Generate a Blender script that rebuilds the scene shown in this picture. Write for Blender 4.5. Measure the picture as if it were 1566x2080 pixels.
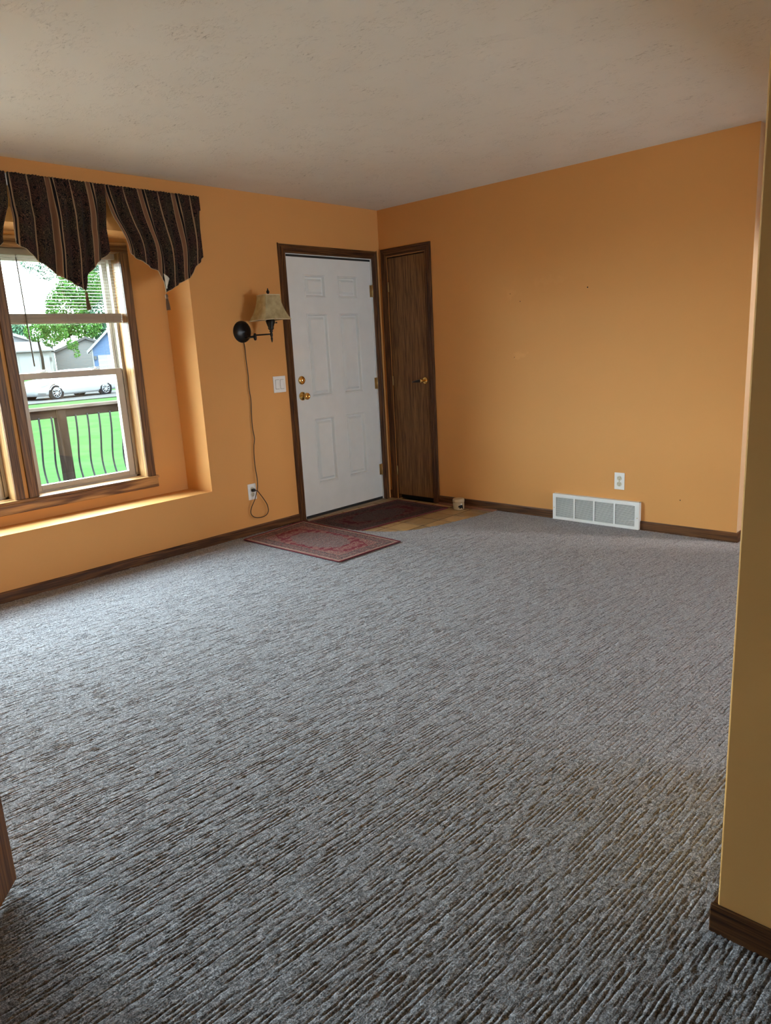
import bpy, bmesh, math, random
import numpy as np
from mathutils import Vector, Matrix

for o in list(bpy.data.objects):
    bpy.data.objects.remove(o, do_unlink=True)
scene = bpy.context.scene
COL = scene.collection
random.seed(7)
rng = np.random.default_rng(7)
pi = math.pi

# ------------------------------------------------------------------ camera
CAM = Vector((4.33352, -4.67114, 1.32323))
YAW, PITCH, ROLL = math.radians(43.4363), math.radians(-13.0010), math.radians(-3.1325)
FPX = 1444.66
fw = Vector((-math.sin(YAW) * math.cos(PITCH), math.cos(YAW) * math.cos(PITCH), math.sin(PITCH)))
rt = Vector((math.cos(YAW), math.sin(YAW), 0))
up = rt.cross(fw)
r2 = rt * math.cos(ROLL) + up * math.sin(ROLL)
u2 = -rt * math.sin(ROLL) + up * math.cos(ROLL)
cd = bpy.data.cameras.new('camera')
cam = bpy.data.objects.new('camera', cd)
COL.objects.link(cam)
M = Matrix((r2, u2, -fw)).transposed().to_4x4()
M.translation = CAM
cam.matrix_world = M
cd.sensor_fit = 'HORIZONTAL'
cd.sensor_width = 36.0
cd.lens = 36.0 * FPX / 1566.0
cd.clip_start = 0.05
cd.clip_end = 400
scene.camera = cam

# ------------------------------------------------------------------ sky, sun, daylight fill, exposure
SKY = 21.0
world = bpy.data.worlds.new('sky')
scene.world = world
world.use_nodes = True
wn = world.node_tree
bg = wn.nodes['Background']
bg.inputs['Color'].default_value = (0.76, 0.89, 1.0, 1)
bg.inputs['Strength'].default_value = SKY

sd = bpy.data.lights.new('sun', 'SUN')
sd.energy = 4.0
sd.angle = math.radians(12)
sd.color = (1.0, 0.97, 0.92)
sun = bpy.data.objects.new('sun', sd)
COL.objects.link(sun)
sun.rotation_euler = Vector((-0.62, 0.12, -0.78)).to_track_quat('-Z', 'Y').to_euler()


def area(name, loc, direction, sx, sy, energy, color=(1, 1, 1), portal=False):
    d = bpy.data.lights.new(name, 'AREA')
    d.shape = 'RECTANGLE'
    d.size, d.size_y = sx, sy
    d.energy = energy
    d.color = color
    if portal:
        d.cycles.is_portal = True
    o = bpy.data.objects.new(name, d)
    COL.objects.link(o)
    o.location = loc
    o.rotation_euler = Vector(direction).to_track_quat('-Z', 'Z').to_euler()
    return o


# sky portals in the three bay window openings and the side-room window
WIN_Y = [(-2.966, -2.223), (-3.847, -3.104), (-4.728, -3.985)]  # third unit is out of view, added for more light from the left
for (a, b) in WIN_Y:
    area('window_portal', (-0.47, (a + b) / 2, 1.27), (1, 0, 0), b - a, 1.5, 0, portal=True)
area('side_room_portal', (6.80, -1.15, 0.91), (-1, 0, 0), 0.9, 0.82, 0, portal=True)
# added fill lamp outside the unseen end unit, boosting the light from the left
area('bay_fill_light', (-0.55, -4.356, 1.30), (1, 0.25, -0.12), 0.72, 1.45, 34, (0.86, 0.94, 1.0))

scene.view_settings.view_transform = 'Standard'
scene.view_settings.look = 'None'
scene.view_settings.gamma = 1
scene.view_settings.use_curve_mapping = False
scene.view_settings.exposure = 1.06


# ------------------------------------------------------------------ node helpers
class NT:
    def __init__(self, name):
        self.m = bpy.data.materials.new(name)
        self.m.use_nodes = True
        self.t = self.m.node_tree
        self.b = self.t.nodes['Principled BSDF']
        self.out = self.t.nodes['Material Output']

    def n(self, typ, **kw):
        nd = self.t.nodes.new(typ)
        for k, v in kw.items():
            setattr(nd, k, v)
        return nd

    def l(self, a, b):
        self.t.links.new(a, b)

    def setv(self, sock, v):
        if hasattr(v, 'links') or isinstance(v, bpy.types.NodeSocket):
            self.l(v, sock)
        else:
            sock.default_value = v

    def math(self, op, a, b=None, c=None, clamp=False):
        nd = self.n('ShaderNodeMath', operation=op)
        nd.use_clamp = clamp
        self.setv(nd.inputs[0], a)
        if b is not None:
            self.setv(nd.inputs[1], b)
        if c is not None:
            self.setv(nd.inputs[2], c)
        return nd.outputs[0]

    def coord(self, which='Object', scale=(1, 1, 1), loc=(0, 0, 0), rot=(0, 0, 0)):
        tc = self.n('ShaderNodeTexCoord')
        mp = self.n('ShaderNodeMapping')
        mp.inputs['Scale'].default_value = scale
        mp.inputs['Location'].default_value = loc
        mp.inputs['Rotation'].default_value = rot
        self.l(tc.outputs[which], mp.inputs['Vector'])
        return mp.outputs[0]

    def noise(self, vec, scale, detail=2, rough=0.5, dist=0):
        nd = self.n('ShaderNodeTexNoise')
        nd.inputs['Scale'].default_value = scale
        nd.inputs['Detail'].default_value = detail
        nd.inputs['Roughness'].default_value = rough
        nd.inputs['Distortion'].default_value = dist
        if vec is not None:
            self.l(vec, nd.inputs['Vector'])
        return nd.outputs['Fac']

    def ramp(self, fac, stops, interp='LINEAR'):
        nd = self.n('ShaderNodeValToRGB')
        cr = nd.color_ramp
        cr.interpolation = interp
        while len(cr.elements) < len(stops):
            cr.elements.new(0.5)
        for e, (p, c) in zip(cr.elements, stops):
            e.position = p
            e.color = (c, c, c, 1) if not hasattr(c, '__len__') else (c[0], c[1], c[2], 1)
        self.l(fac, nd.inputs['Fac'])
        return nd.outputs['Color']

    def mix(self, fac, a, b, blend='MIX'):
        nd = self.n('ShaderNodeMix', data_type='RGBA', blend_type=blend)
        self.setv(nd.inputs[0], fac)
        for i, v in ((6, a), (7, b)):
            if isinstance(v, bpy.types.NodeSocket):
                self.l(v, nd.inputs[i])
            else:
                nd.inputs[i].default_value = (v[0], v[1], v[2], 1)
        return nd.outputs[2]

    def bump(self, height, strength, dist=0.01):
        nd = self.n('ShaderNodeBump')
        nd.inputs['Strength'].default_value = strength
        nd.inputs['Distance'].default_value = dist
        self.l(height, nd.inputs['Height'])
        self.l(nd.outputs[0], self.b.inputs['Normal'])

    def base(self, col, rough=0.6, metal=0.0, spec=None):
        if isinstance(col, bpy.types.NodeSocket):
            self.l(col, self.b.inputs['Base Color'])
        else:
            self.b.inputs['Base Color'].default_value = (col[0], col[1], col[2], 1)
        self.setv(self.b.inputs['Roughness'], rough)
        self.b.inputs['Metallic'].default_value = metal
        if spec is not None:
            self.b.inputs['Specular IOR Level'].default_value = spec
        return self.m


def plain(name, col, rough=0.5, metal=0.0, var=0.06, spec=None):
    t = NT(name)
    v = t.noise(t.coord(), 9.0, 3)
    c = t.mix(v, tuple(max(0, x * (1 - var)) for x in col), tuple(min(1, x * (1 + var)) for x in col))
    return t.base(c, rough, metal, spec)


def paint(name, col, patches=(), marks=()):
    t = NT(name)
    co = t.coord()
    v = t.noise(co, 1.6, 3)
    c = t.mix(v, tuple(x * 0.97 for x in col), tuple(min(1, x * 1.03) for x in col))
    if patches or marks:
        tc = t.n('ShaderNodeTexCoord')
        sx = t.n('ShaderNodeSeparateXYZ')
        t.l(tc.outputs['Object'], sx.inputs[0])
        wob = t.noise(co, 16.0, 3)
        for (px, pz, w, h, amt) in patches:
            dx = t.math('DIVIDE', t.math('ABSOLUTE', t.math('SUBTRACT', sx.outputs[0], px)), w)
            dz = t.math('DIVIDE', t.math('ABSOLUTE', t.math('SUBTRACT', sx.outputs[2], pz)), h)
            d = t.math('ADD', t.math('SQRT', t.math('ADD', t.math('MULTIPLY', dx, dx), t.math('MULTIPLY', dz, dz))), t.math('MULTIPLY', wob, 3.4))
            mk = t.math('MULTIPLY', t.ramp(t.math('MULTIPLY', d, 0.3), [(0.60, 1.0), (0.72, 0.0)]), amt)
            c = t.mix(mk, c, tuple(min(1, x * 1.15 + 0.03) for x in col))
        for (px, pz, r) in marks:
            dx = t.math('SUBTRACT', sx.outputs[0], px)
            dz = t.math('SUBTRACT', sx.outputs[2], pz)
            d = t.math('SQRT', t.math('ADD', t.math('MULTIPLY', dx, dx), t.math('MULTIPLY', dz, dz)))
            c = t.mix(t.math('LESS_THAN', d, r), c, (0.03, 0.015, 0.008))
    fine = t.noise(co, 160.0, 3)
    t.bump(fine, 0.08, 0.004)
    return t.base(c, 0.62, spec=0.3)


def wood(name, dark, light, axis=2, scale=1.0, rough=0.42, lines=26.0, seed=0.0, spec=0.3, cross=34.0, ringw=0.36):
    t = NT(name)
    s = [cross * scale] * 3
    s[axis] = 1.5 * scale
    co = t.coord(scale=s, loc=(seed, seed * 1.7, seed * 0.6))
    N = t.noise(co, 1.0, 1.2, 0.4)
    rings = t.math('ADD', t.math('MULTIPLY', t.math('SINE', t.math('MULTIPLY', N, lines)), 0.5), 0.5)
    rings = t.math('POWER', rings, 1.6)
    s2 = [330.0 * scale] * 3
    s2[axis] = 6.0 * scale
    fib = t.noise(t.coord(scale=s2), 1.0, 2, 0.6)
    f = t.math('ADD', t.math('MULTIPLY', rings, ringw), t.math('MULTIPLY', t.ramp(fib, [(0.32, 0.0), (0.68, 1.0)]), 0.95 - ringw))
    c = t.ramp(f, [(0.08, dark), (0.5, tuple((a + b) / 2 for a, b in zip(dark, light))), (0.92, light)])
    t.bump(f, 0.12, 0.002)
    return t.base(c, rough, spec=spec)


ORANGE = (0.665, 0.322, 0.100)
m_wall = paint('orange_wall_paint', ORANGE)
m_wall_b = paint('orange_wall_paint_patched', ORANGE,
                 patches=[(1.38, 1.215, 0.10, 0.045, 0.35), (1.30, 1.66, 0.10, 0.06, 0.22), (1.62, 1.72, 0.16, 0.05, 0.16)],
                 marks=[(1.30, 1.66, 0.003), (1.92, 1.65, 0.005), (1.385, 1.60, 0.0035), (1.33, 1.20, 0.003), (2.60, 0.235, 0.004)])
m_wall_fg = paint('tan_wall_paint', (0.80, 0.445, 0.145))
m_oak_v = wood('oak_trim_upright', (0.026, 0.008, 0.003), (0.185, 0.078, 0.026), 2)
m_oak_win = wood('backlit_oak_casing', (0.050, 0.020, 0.007), (0.27, 0.132, 0.048), 2, seed=6.2)  # darker than the honey jambs: the backlit look is in the colour
m_oak_y = wood('oak_trim_along_window_wall', (0.026, 0.008, 0.003), (0.185, 0.078, 0.026), 1, seed=3.1)
m_oak_x = wood('oak_trim_along_far_wall', (0.026, 0.008, 0.003), (0.18, 0.076, 0.025), 0, seed=5.3)
m_oak_lite_v = wood('honey_oak_window_upright', (0.17, 0.075, 0.024), (0.46, 0.255, 0.098), 2, seed=1.3)
m_oak_lite_y = wood('honey_oak_window_level', (0.085, 0.030, 0.010), (0.52, 0.28, 0.105), 1, seed=2.6, lines=24, cross=16.0, ringw=0.55)
m_oak_door = wood('oak_veneer_door', (0.060, 0.022, 0.007), (0.30, 0.150, 0.052), 2, scale=1.3, lines=16, seed=8.0, cross=40.0, ringw=0.30)
m_white = plain('white_door_paint', (0.75, 0.78, 0.77), 0.38)
m_plastic = plain('white_plastic', (0.82, 0.82, 0.80), 0.35, var=0.02)
m_cream_pl = plain('cream_socket_plastic', (0.62, 0.58, 0.45), 0.4, var=0.02)
m_metal_white = plain('white_enamel_metal', (0.78, 0.79, 0.78), 0.35, var=0.03)
m_dark = plain('dark_cavity', (0.02, 0.02, 0.02), 0.8, spec=0.05)  # near black for dark parts and for painted cavity shade
m_black = plain('black_metal', (0.006, 0.005, 0.005), 0.35, spec=0.35)
m_cord = plain('dark_brown_cord', (0.022, 0.014, 0.010), 0.5)
m_rubber = plain('black_rubber', (0.012, 0.012, 0.012), 0.7)
m_brass = plain('polished_brass', (0.78, 0.50, 0.16), 0.2, 1.0, var=0.03)
m_brass_dull = plain('worn_brass', (0.60, 0.45, 0.20), 0.35, 1.0)
m_vinyl = plain('almond_vinyl_sash', (0.44, 0.385, 0.32), 0.4, var=0.03)
m_slat = plain('lit_white_slat', (0.80, 0.78, 0.73), 0.5, var=0.02)  # open slats in a whiter copy, their lit look put into the colour
m_blind = plain('backlit_almond_blind', (0.40, 0.32, 0.23), 0.5, var=0.02)  # stack, rails and cords, darkened in the colour to look backlit
m_threshold = plain('worn_threshold_metal', (0.34, 0.26, 0.17), 0.45, 0.5)


def glass():
    t = NT('window_glass')
    t.t.nodes.remove(t.b)
    tr = t.n('ShaderNodeBsdfTransparent')
    tr.inputs[0].default_value = (0.93, 0.97, 0.95, 1)
    gl = t.n('ShaderNodeBsdfGlossy')
    gl.inputs['Roughness'].default_value = 0.02
    lw = t.n('ShaderNodeLayerWeight')
    lw.inputs['Blend'].default_value = 0.5
    refl = t.math('ADD', t.math('MULTIPLY', t.math('POWER', lw.outputs['Facing'], 5.0), 0.9), 0.03)
    mx = t.n('ShaderNodeMixShader')
    t.l(refl, mx.inputs[0])
    t.l(tr.outputs[0], mx.inputs[1])
    t.l(gl.outputs[0], mx.inputs[2])
    t.l(mx.outputs[0], t.out.inputs[0])
    return t.m


m_glass = glass()


def carpet_mat():
    t = NT('grey_ribbed_carpet_yarn')
    co = t.coord()
    tuft = t.noise(co, 260.0, 2, 0.7)
    mid = t.noise(co, 90.0, 2, 0.6)
    patch = t.noise(co, 24.0, 2, 0.6)
    big = t.noise(co, 2.2, 3, 0.6)
    f = t.math('ADD', t.math('MULTIPLY', tuft, 0.62), t.math('MULTIPLY', mid, 0.38))
    c = t.ramp(f, [(0.38, (0.036, 0.036, 0.042)), (0.5, (0.203, 0.201, 0.222)), (0.62, (0.51, 0.507, 0.555))])  # tuft contrast in the yarn colour also stands in for relief shading
    c = t.mix(t.ramp(patch, [(0.45, 0.0), (0.72, 0.35)]), c, (0.35, 0.348, 0.385))  # mottled tone painted in for the pile's uneven shading
    c = t.mix(t.math('MULTIPLY', big, 0.25), c, (0.195, 0.188, 0.200))
    t.bump(f, 0.8, 0.005)
    m = t.base(c, 0.95, spec=0.05)
    t.b.inputs['Sheen Weight'].default_value = 0.25
    t.b.inputs['Sheen Roughness'].default_value = 0.6
    return m


m_carpet = carpet_mat()


def ceiling_mat():
    t = NT('stomped_ceiling_texture')
    co = t.coord()
    v = t.noise(co, 2.4, 3)
    warp = t.noise(co, 5.0, 2)
    s = t.noise(t.coord(scale=(1.0, 2.4, 1.0)), 34.0, 4, 0.65, 1.2)
    mask = t.ramp(t.noise(co, 6.5, 3, 0.6), [(0.46, 0.0), (0.66, 1.0)])
    h = t.math('MULTIPLY', t.ramp(s, [(0.52, 0.0), (0.66, 1.0)]), mask)
    t.bump(h, 0.42, 0.012)
    c = t.mix(v, (0.70, 0.635, 0.54), (0.76, 0.695, 0.60))
    c = t.mix(t.math('MULTIPLY', t.ramp(s, [(0.60, 0.0), (0.67, 1.0)]), t.math('MULTIPLY', mask, 0.68)), c, (0.26, 0.20, 0.14))  # dark specks paint the shade of the stomp marks
    return t.base(c, 0.85, spec=0.15)


m_ceil = ceiling_mat()


def tile_mat(name, k):
    t = NT(name)
    co = t.coord()
    a = t.noise(co, 7.0, 4, 0.6, 0.8)
    c = t.ramp(a, [(0.3, (0.33 * k, 0.20 * k, 0.085 * k)), (0.7, (0.52 * k, 0.35 * k, 0.165 * k))])
    t.bump(t.noise(co, 40, 3), 0.1, 0.003)
    return t.base(c, 0.35, spec=0.4)


m_tiles = [tile_mat('tan_floor_tile_%d' % i, k) for i, k in enumerate((1.0, 0.82, 1.15))]
m_grout = plain('brown_grout', (0.065, 0.038, 0.018), 0.9)


def rug_mat(name, L, Wd, seed, dk=1.0):
    t = NT(name)
    tc = t.n('ShaderNodeTexCoord')
    sp = t.n('ShaderNodeSeparateXYZ')
    t.l(tc.outputs['UV'], sp.inputs[0])
    x = t.math('MULTIPLY', t.math('ABSOLUTE', t.math('SUBTRACT', sp.outputs[0], 0.5)), L)
    y = t.math('MULTIPLY', t.math('ABSOLUTE', t.math('SUBTRACT', sp.outputs[1], 0.5)), Wd)
    cmb = t.n('ShaderNodeCombineXYZ')
    t.l(x, cmb.inputs[0])
    t.l(y, cmb.inputs[1])
    cmb.inputs[2].default_value = seed
    vec = cmb.outputs[0]
    edge = t.math('MINIMUM', t.math('SUBTRACT', L / 2, x), t.math('SUBTRACT', Wd / 2, y))
    n1 = t.noise(vec, 46.0, 2, 0.5, 1.5)
    vine = t.math('GREATER_THAN', t.math('SINE', t.math('MULTIPLY', n1, 46.0)), 0.40)
    n2 = t.noise(vec, 85.0, 2, 0.6, 0.5)
    dots = t.math('GREATER_THAN', n2, 0.56)
    cream, navy, red, deep = (0.33, 0.25, 0.20), (0.055, 0.045, 0.055), (0.155, 0.034, 0.046), (0.11, 0.010, 0.018)
    border = t.mix(vine, navy, cream)
    border = t.mix(dots, border, red)
    guard = t.mix(dots, t.mix(vine, (0.10, 0.06, 0.06), cream), navy)
    fieldp = t.mix(t.math('MULTIPLY', vine, t.math('GREATER_THAN', t.noise(vec, 18.0, 1), 0.48)), red, cream)
    ex = t.math('DIVIDE', x, L * 0.27)
    ey = t.math('DIVIDE', y, Wd * 0.27)
    ell = t.math('SQRT', t.math('ADD', t.math('MULTIPLY', ex, ex), t.math('MULTIPLY', ey, ey)))
    ell = t.math('ADD', ell, t.math('MULTIPLY', t.noise(vec, 22.0, 1), 0.35))
    med = t.mix(vine, t.mix(dots, (0.085, 0.06, 0.065), (0.16, 0.04, 0.045)), (0.30, 0.25, 0.23))
    field = t.mix(t.math('LESS_THAN', ell, 1.15), fieldp, med)
    corner = t.math('GREATER_THAN', t.math('ADD', t.math('DIVIDE', x, L / 2 - 0.10), t.math('DIVIDE', y, Wd / 2 - 0.10)), 1.42)
    field = t.mix(corner, field, t.mix(vine, t.mix(dots, red, navy), cream))


    def band(d, col, under):
        return t.mix(t.math('LESS_THAN', edge, d), under, col)
    c = band(0.105, guard, field)
    c = band(0.094, navy, c)
    c = band(0.089, border, c)
    c = band(0.046, navy, c)
    c = band(0.042, guard, c)
    c = band(0.028, t.mix(dots, (0.30, 0.22, 0.18), (0.22, 0.10, 0.09)), c)
    c = band(0.010, deep, c)
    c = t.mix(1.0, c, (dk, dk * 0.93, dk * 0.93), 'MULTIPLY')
    t.bump(t.noise(vec, 320.0, 2), 0.4, 0.003)
    return t.base(c, 0.9, spec=0.1)


def valance_mat():
    t = NT('striped_paisley_chenille')
    tc = t.n('ShaderNodeTexCoord')
    sp = t.n('ShaderNodeSeparateXYZ')
    t.l(tc.outputs['UV'], sp.inputs[0])
    P = 0.36
    fr = t.math('FRACT', t.math('DIVIDE', sp.outputs[0], P))
    tan, thin, dk = (0.185, 0.092, 0.050), (0.30, 0.190, 0.105), (0.010, 0.008, 0.008)
    base = t.ramp(fr, [(0.0, thin), (0.02, tan), (0.115, thin), (0.135, dk), (0.185, thin), (0.215, dk), (0.58, thin), (0.612, dk)], 'CONSTANT')
    n = t.noise(tc.outputs['UV'], 16.0, 2, 0.5, 2.2)
    sw = t.math('GREATER_THAN', t.math('SINE', t.math('MULTIPLY', n, 70.0)), 0.45)
    tint = t.ramp(t.noise(tc.outputs['UV'], 7.0, 1), [(0.4, (0.20, 0.085, 0.055)), (0.6, (0.17, 0.12, 0.060))])
    nosw = t.math('LESS_THAN', fr, 0.215)
    nosw = t.math('MAXIMUM', nosw, t.math('MULTIPLY', t.math('GREATER_THAN', fr, 0.58), t.math('LESS_THAN', fr, 0.612)))
    c = t.mix(t.math('MULTIPLY', t.math('MULTIPLY', sw, t.math('SUBTRACT', 1.0, nosw)), 0.5), base, tint)
    t.bump(t.noise(tc.outputs['UV'], 180.0, 2), 0.3, 0.003)
    m = t.base(c, 0.85, spec=0.1)
    t.b.inputs['Sheen Weight'].default_value = 0.03
    return m


m_val = valance_mat()
m_lining = plain('pale_lining_cloth', (0.62, 0.58, 0.48), 0.8)
m_tassel = plain('brown_tassel_thread', (0.19, 0.105, 0.055), 0.8, var=0.25)


def shade_mat():
    t = NT('mottled_parchment_shade')
    a = t.noise(t.coord(), 26.0, 3, 0.6)
    c = t.ramp(a, [(0.35, (0.34, 0.265, 0.125)), (0.65, (0.46, 0.375, 0.20))])
    return t.base(c, 0.7)


m_shade = shade_mat()


# ------------------------------------------------------------------ mesh builder
class MB:
    def __init__(self):
        self.v, self.f, self.sm, self.uv = [], [], [], []
        self.closed = True

    def add(self, vs, fs, smooth=False, uv=None):
        o = len(self.v)
        self.v += [tuple(p) for p in vs]
        self.f += [tuple(i + o for i in q) for q in fs]
        self.sm += [smooth] * len(fs)
        self.uv += list(uv) if uv is not None else [(0, 0)] * len(vs)
        return self

    def box(self, a, b):
        x0, x1 = sorted((a[0], b[0])); y0, y1 = sorted((a[1], b[1])); z0, z1 = sorted((a[2], b[2]))
        vs = [(x0, y0, z0), (x1, y0, z0), (x1, y1, z0), (x0, y1, z0), (x0, y0, z1), (x1, y0, z1), (x1, y1, z1), (x0, y1, z1)]
        return self.add(vs, [(3, 2, 1, 0), (4, 5, 6, 7), (0, 1, 5, 4), (1, 2, 6, 5), (2, 3, 7, 6), (3, 0, 4, 7)])

    def prism(self, poly, a, b, fn):
        """poly in 2-D, extruded from a to b; fn(p, q, t) -> xyz"""
        n = len(poly)
        vs = [fn(p, q, a) for p, q in poly] + [fn(p, q, b) for p, q in poly]
        fs = [tuple(range(n))[::-1], tuple(range(n, 2 * n))] + [(i, (i + 1) % n, n + (i + 1) % n, n + i) for i in range(n)]
        return self.add(vs, fs)

    def lathe(self, prof, c, axis=(0, 0, 1), seg=24, smooth=True, cap=True):
        ax = Vector(axis).normalized()
        ref = Vector((0, 0, 1)) if abs(ax.z) < 0.9 else Vector((1, 0, 0))
        e1 = ax.cross(ref).normalized()
        e2 = ax.cross(e1)
        c = Vector(c)
        vs, fs = [], []
        for (r, h) in prof:
            for k in range(seg):
                a = 2 * pi * k / seg
                vs.append(c + ax * h + (e1 * math.cos(a) + e2 * math.sin(a)) * r)
        for i in range(len(prof) - 1):
            for k in range(seg):
                fs.append((i * seg + k, i * seg + (k + 1) % seg, (i + 1) * seg + (k + 1) % seg, (i + 1) * seg + k))
        if cap:
            fs.append(tuple(range(seg))[::-1])
            fs.append(tuple((len(prof) - 1) * seg + k for k in range(seg)))
        return self.add(vs, fs, smooth)

    def tube(self, pts, r, seg=8):
        pts = [Vector(p) for p in pts]
        n = len(pts)
        vs, fs = [], []
        prev = None
        for i, p in enumerate(pts):
            d = (pts[min(i + 1, n - 1)] - pts[max(i - 1, 0)]).normalized()
            if prev is None:
                ref = Vector((0, 0, 1)) if abs(d.z) < 0.9 else Vector((1, 0, 0))
                e1 = d.cross(ref).normalized()
            else:
                e1 = (prev - d * prev.dot(d)).normalized()
            prev = e1
            e2 = d.cross(e1)
            rr = r[i] if hasattr(r, '__len__') else r
            for k in range(seg):
                a = 2 * pi * k / seg
                vs.append(p + (e1 * math.cos(a) + e2 * math.sin(a)) * rr)
        for i in range(n - 1):
            for k in range(seg):
                fs.append((i * seg + k, i * seg + (k + 1) % seg, (i + 1) * seg + (k + 1) % seg, (i + 1) * seg + k))
        fs.append(tuple(range(seg))[::-1])
        fs.append(tuple((n - 1) * seg + k for k in range(seg)))
        return self.add(vs, fs, True)

    def grid(self, fn, nu, nv, uvfn=None, thick=None):
        vs = [fn(i / nu, j / nv) for j in range(nv + 1) for i in range(nu + 1)]
        uv = [(uvfn or (lambda a, b: (a, b)))(i / nu, j / nv) for j in range(nv + 1) for i in range(nu + 1)]
        fs = [(j * (nu + 1) + i, j * (nu + 1) + i + 1, (j + 1) * (nu + 1) + i + 1, (j + 1) * (nu + 1) + i) for j in range(nv) for i in range(nu)]
        self.closed = False
        return self.add(vs, fs, True, uv)

    def mesh(self, name, mat):
        me = bpy.data.meshes.new(name)
        me.from_pydata(self.v, [], self.f)
        me.polygons.foreach_set('use_smooth', self.sm)
        ul = me.uv_layers.new(name='UVMap')
        li = np.zeros(len(me.loops), dtype=np.int32)
        me.loops.foreach_get('vertex_index', li)
        ul.data.foreach_set('uv', np.array(self.uv, dtype=np.float32)[li].ravel())
        me.materials.append(mat)
        if self.closed:
            bm = bmesh.new(); bm.from_mesh(me)
            bmesh.ops.recalc_face_normals(bm, faces=bm.faces)
            bm.to_mesh(me); bm.free()
        me.update()
        return me

    def build(self, name, mat, parent=None, bevel=0.0, seg=2, solid=0.0, local=False):
        o = bpy.data.objects.new(name, self.mesh(name, mat))
        COL.objects.link(o)
        if parent is not None:
            if local:
                o.parent = parent
            else:
                attach(o, parent)
        if solid:
            md = o.modifiers.new('thickness', 'SOLIDIFY')
            md.thickness = solid
            md.offset = 0
        if bevel:
            md = o.modifiers.new('bevel', 'BEVEL')
            md.width = bevel
            md.segments = seg
            md.limit_method = 'ANGLE'
            md.angle_limit = math.radians(35)
        return o


def worldloc(o):
    l = Vector(o.location)
    while o.parent:
        o = o.parent
        l += Vector(o.location)
    return l


def attach(o, parent):
    o.parent = parent
    o.location = Vector(o.location) - worldloc(parent)


def inst(name, me, loc, parent=None, rot=None):
    o = bpy.data.objects.new(name, me)
    COL.objects.link(o)
    o.location = loc
    if rot:
        o.rotation_euler = rot
    if parent is not None:
        attach(o, parent)
    return o


def tag(o, label=None, cat=None, group=None, kind=None):
    if label: o['label'] = label
    if cat: o['category'] = cat
    if group: o['group'] = group
    if kind: o['kind'] = kind
    return o


def thing(name, loc, label, cat, group=None, kind=None):
    o = bpy.data.objects.new(name, None)
    o.empty_display_size = 0.1
    COL.objects.link(o)
    o.location = loc
    return tag(o, label, cat, group, kind)


H = 2.4435
ZF = -0.03


# ------------------------------------------------------------------ shell
def wall_cells(us, zs, holes):
    """rectangles of a wall with holes (u0,u1,z0,z1)"""
    U = sorted(set(list(us) + [h[0] for h in holes] + [h[1] for h in holes]))
    Z = sorted(set(list(zs) + [h[2] for h in holes] + [h[3] for h in holes]))
    for i in range(len(U) - 1):
        run = None
        for j in range(len(Z) - 1):
            cu, cz = (U[i] + U[i + 1]) / 2, (Z[j] + Z[j + 1]) / 2
            solid = not any(h[0] < cu < h[1] and h[2] < cz < h[3] for h in holes)
            if solid and run is None:
                run = Z[j]
            if (not solid) and run is not None:
                yield U[i], U[i + 1], run, Z[j]
                run = None
        if run is not None:
            yield U[i], U[i + 1], run, Z[-1]


BAY = (-5.04, -1.883, 0.380, 2.116)
XW = -0.265
DOOR1 = (-1.042, -0.100, ZF, 2.052)
w = MB()
for (a, b, z0, z1) in wall_cells((-5.32, 0.72), (ZF, H), [BAY, DOOR1]):
    w.box((-0.12, a, z0), (0, b, z1))
wall_left = w.build('wall_left', m_wall)
tag(wall_left, 'orange painted wall with the window bay and entry door', 'wall', kind='structure')
# the bay: back wall with three window openings, splayed side, sill shelf, soffit
w = MB()
for (a, b, z0, z1) in wall_cells((-5.2, -1.75), (0.25, 2.25), [(p - 0.002, q + 0.002, 0.53, 2.02) for p, q in WIN_Y]):
    w.box((XW - 0.115, a, z0), (XW, b, z1))
w.build('bay_back_wall', m_wall, wall_left)
MB().box((XW, -5.2, 0.25), (-0.12, -1.75, 0.387)).box((-0.12, -5.04, 0.3805), (-0.0003, -1.883, 0.387)).build('bay_sill_shelf', m_wall, wall_left)
MB().box((XW, -5.2, 2.109), (-0.12, -1.75, 2.25)).box((-0.12, -5.04, 2.109), (-0.0003, -1.883, 2.1155)).build('bay_soffit', m_wall, wall_left)
MB().prism([(0.0, -1.883), (-0.265, -1.913), (-0.265, -1.76), (0.0, -1.76)], 0.385, 2.111, lambda p, q, t: (p - 0.0005, q, t)).build('bay_side_wall', m_wall, wall_left)
MB().prism([(0.0, -5.04), (-0.265, -5.01), (-0.265, -5.19), (0.0, -5.19)], 0.385, 2.111, lambda p, q, t: (p - 0.0005, q, t)).build('bay_side_wall', m_wall, wall_left)

w = MB()
for (a, b, z0, z1) in wall_cells((0.0, 2.96), (ZF, H), [(0.085, 0.497, ZF, 2.062)]):
    w.box((a, 0, z0), (b, 0.12, z1))
wall_back = tag(w.build('wall_back', m_wall_b), 'orange painted wall with touch-up patches and the closet door', 'wall', kind='structure')
MB().box((0.0, 0.62, ZF), (0.9, 0.72, H)).box((0.80, 0.12, ZF), (0.9, 0.62, H)).build('closet_interior', m_wall, wall_back)

tag(MB().box((2.84, 0.12, ZF), (2.96, 3.0, H)).box((2.955, 0.0012, ZF), (2.9605, 0.12, H)).build('wall_hall_left', paint('beige_hall_wall', (0.60, 0.45, 0.30))), 'pale beige wall turning the corner into the hall', 'wall', kind='structure')  # hall return in a paler, less orange tone than the other walls
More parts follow.
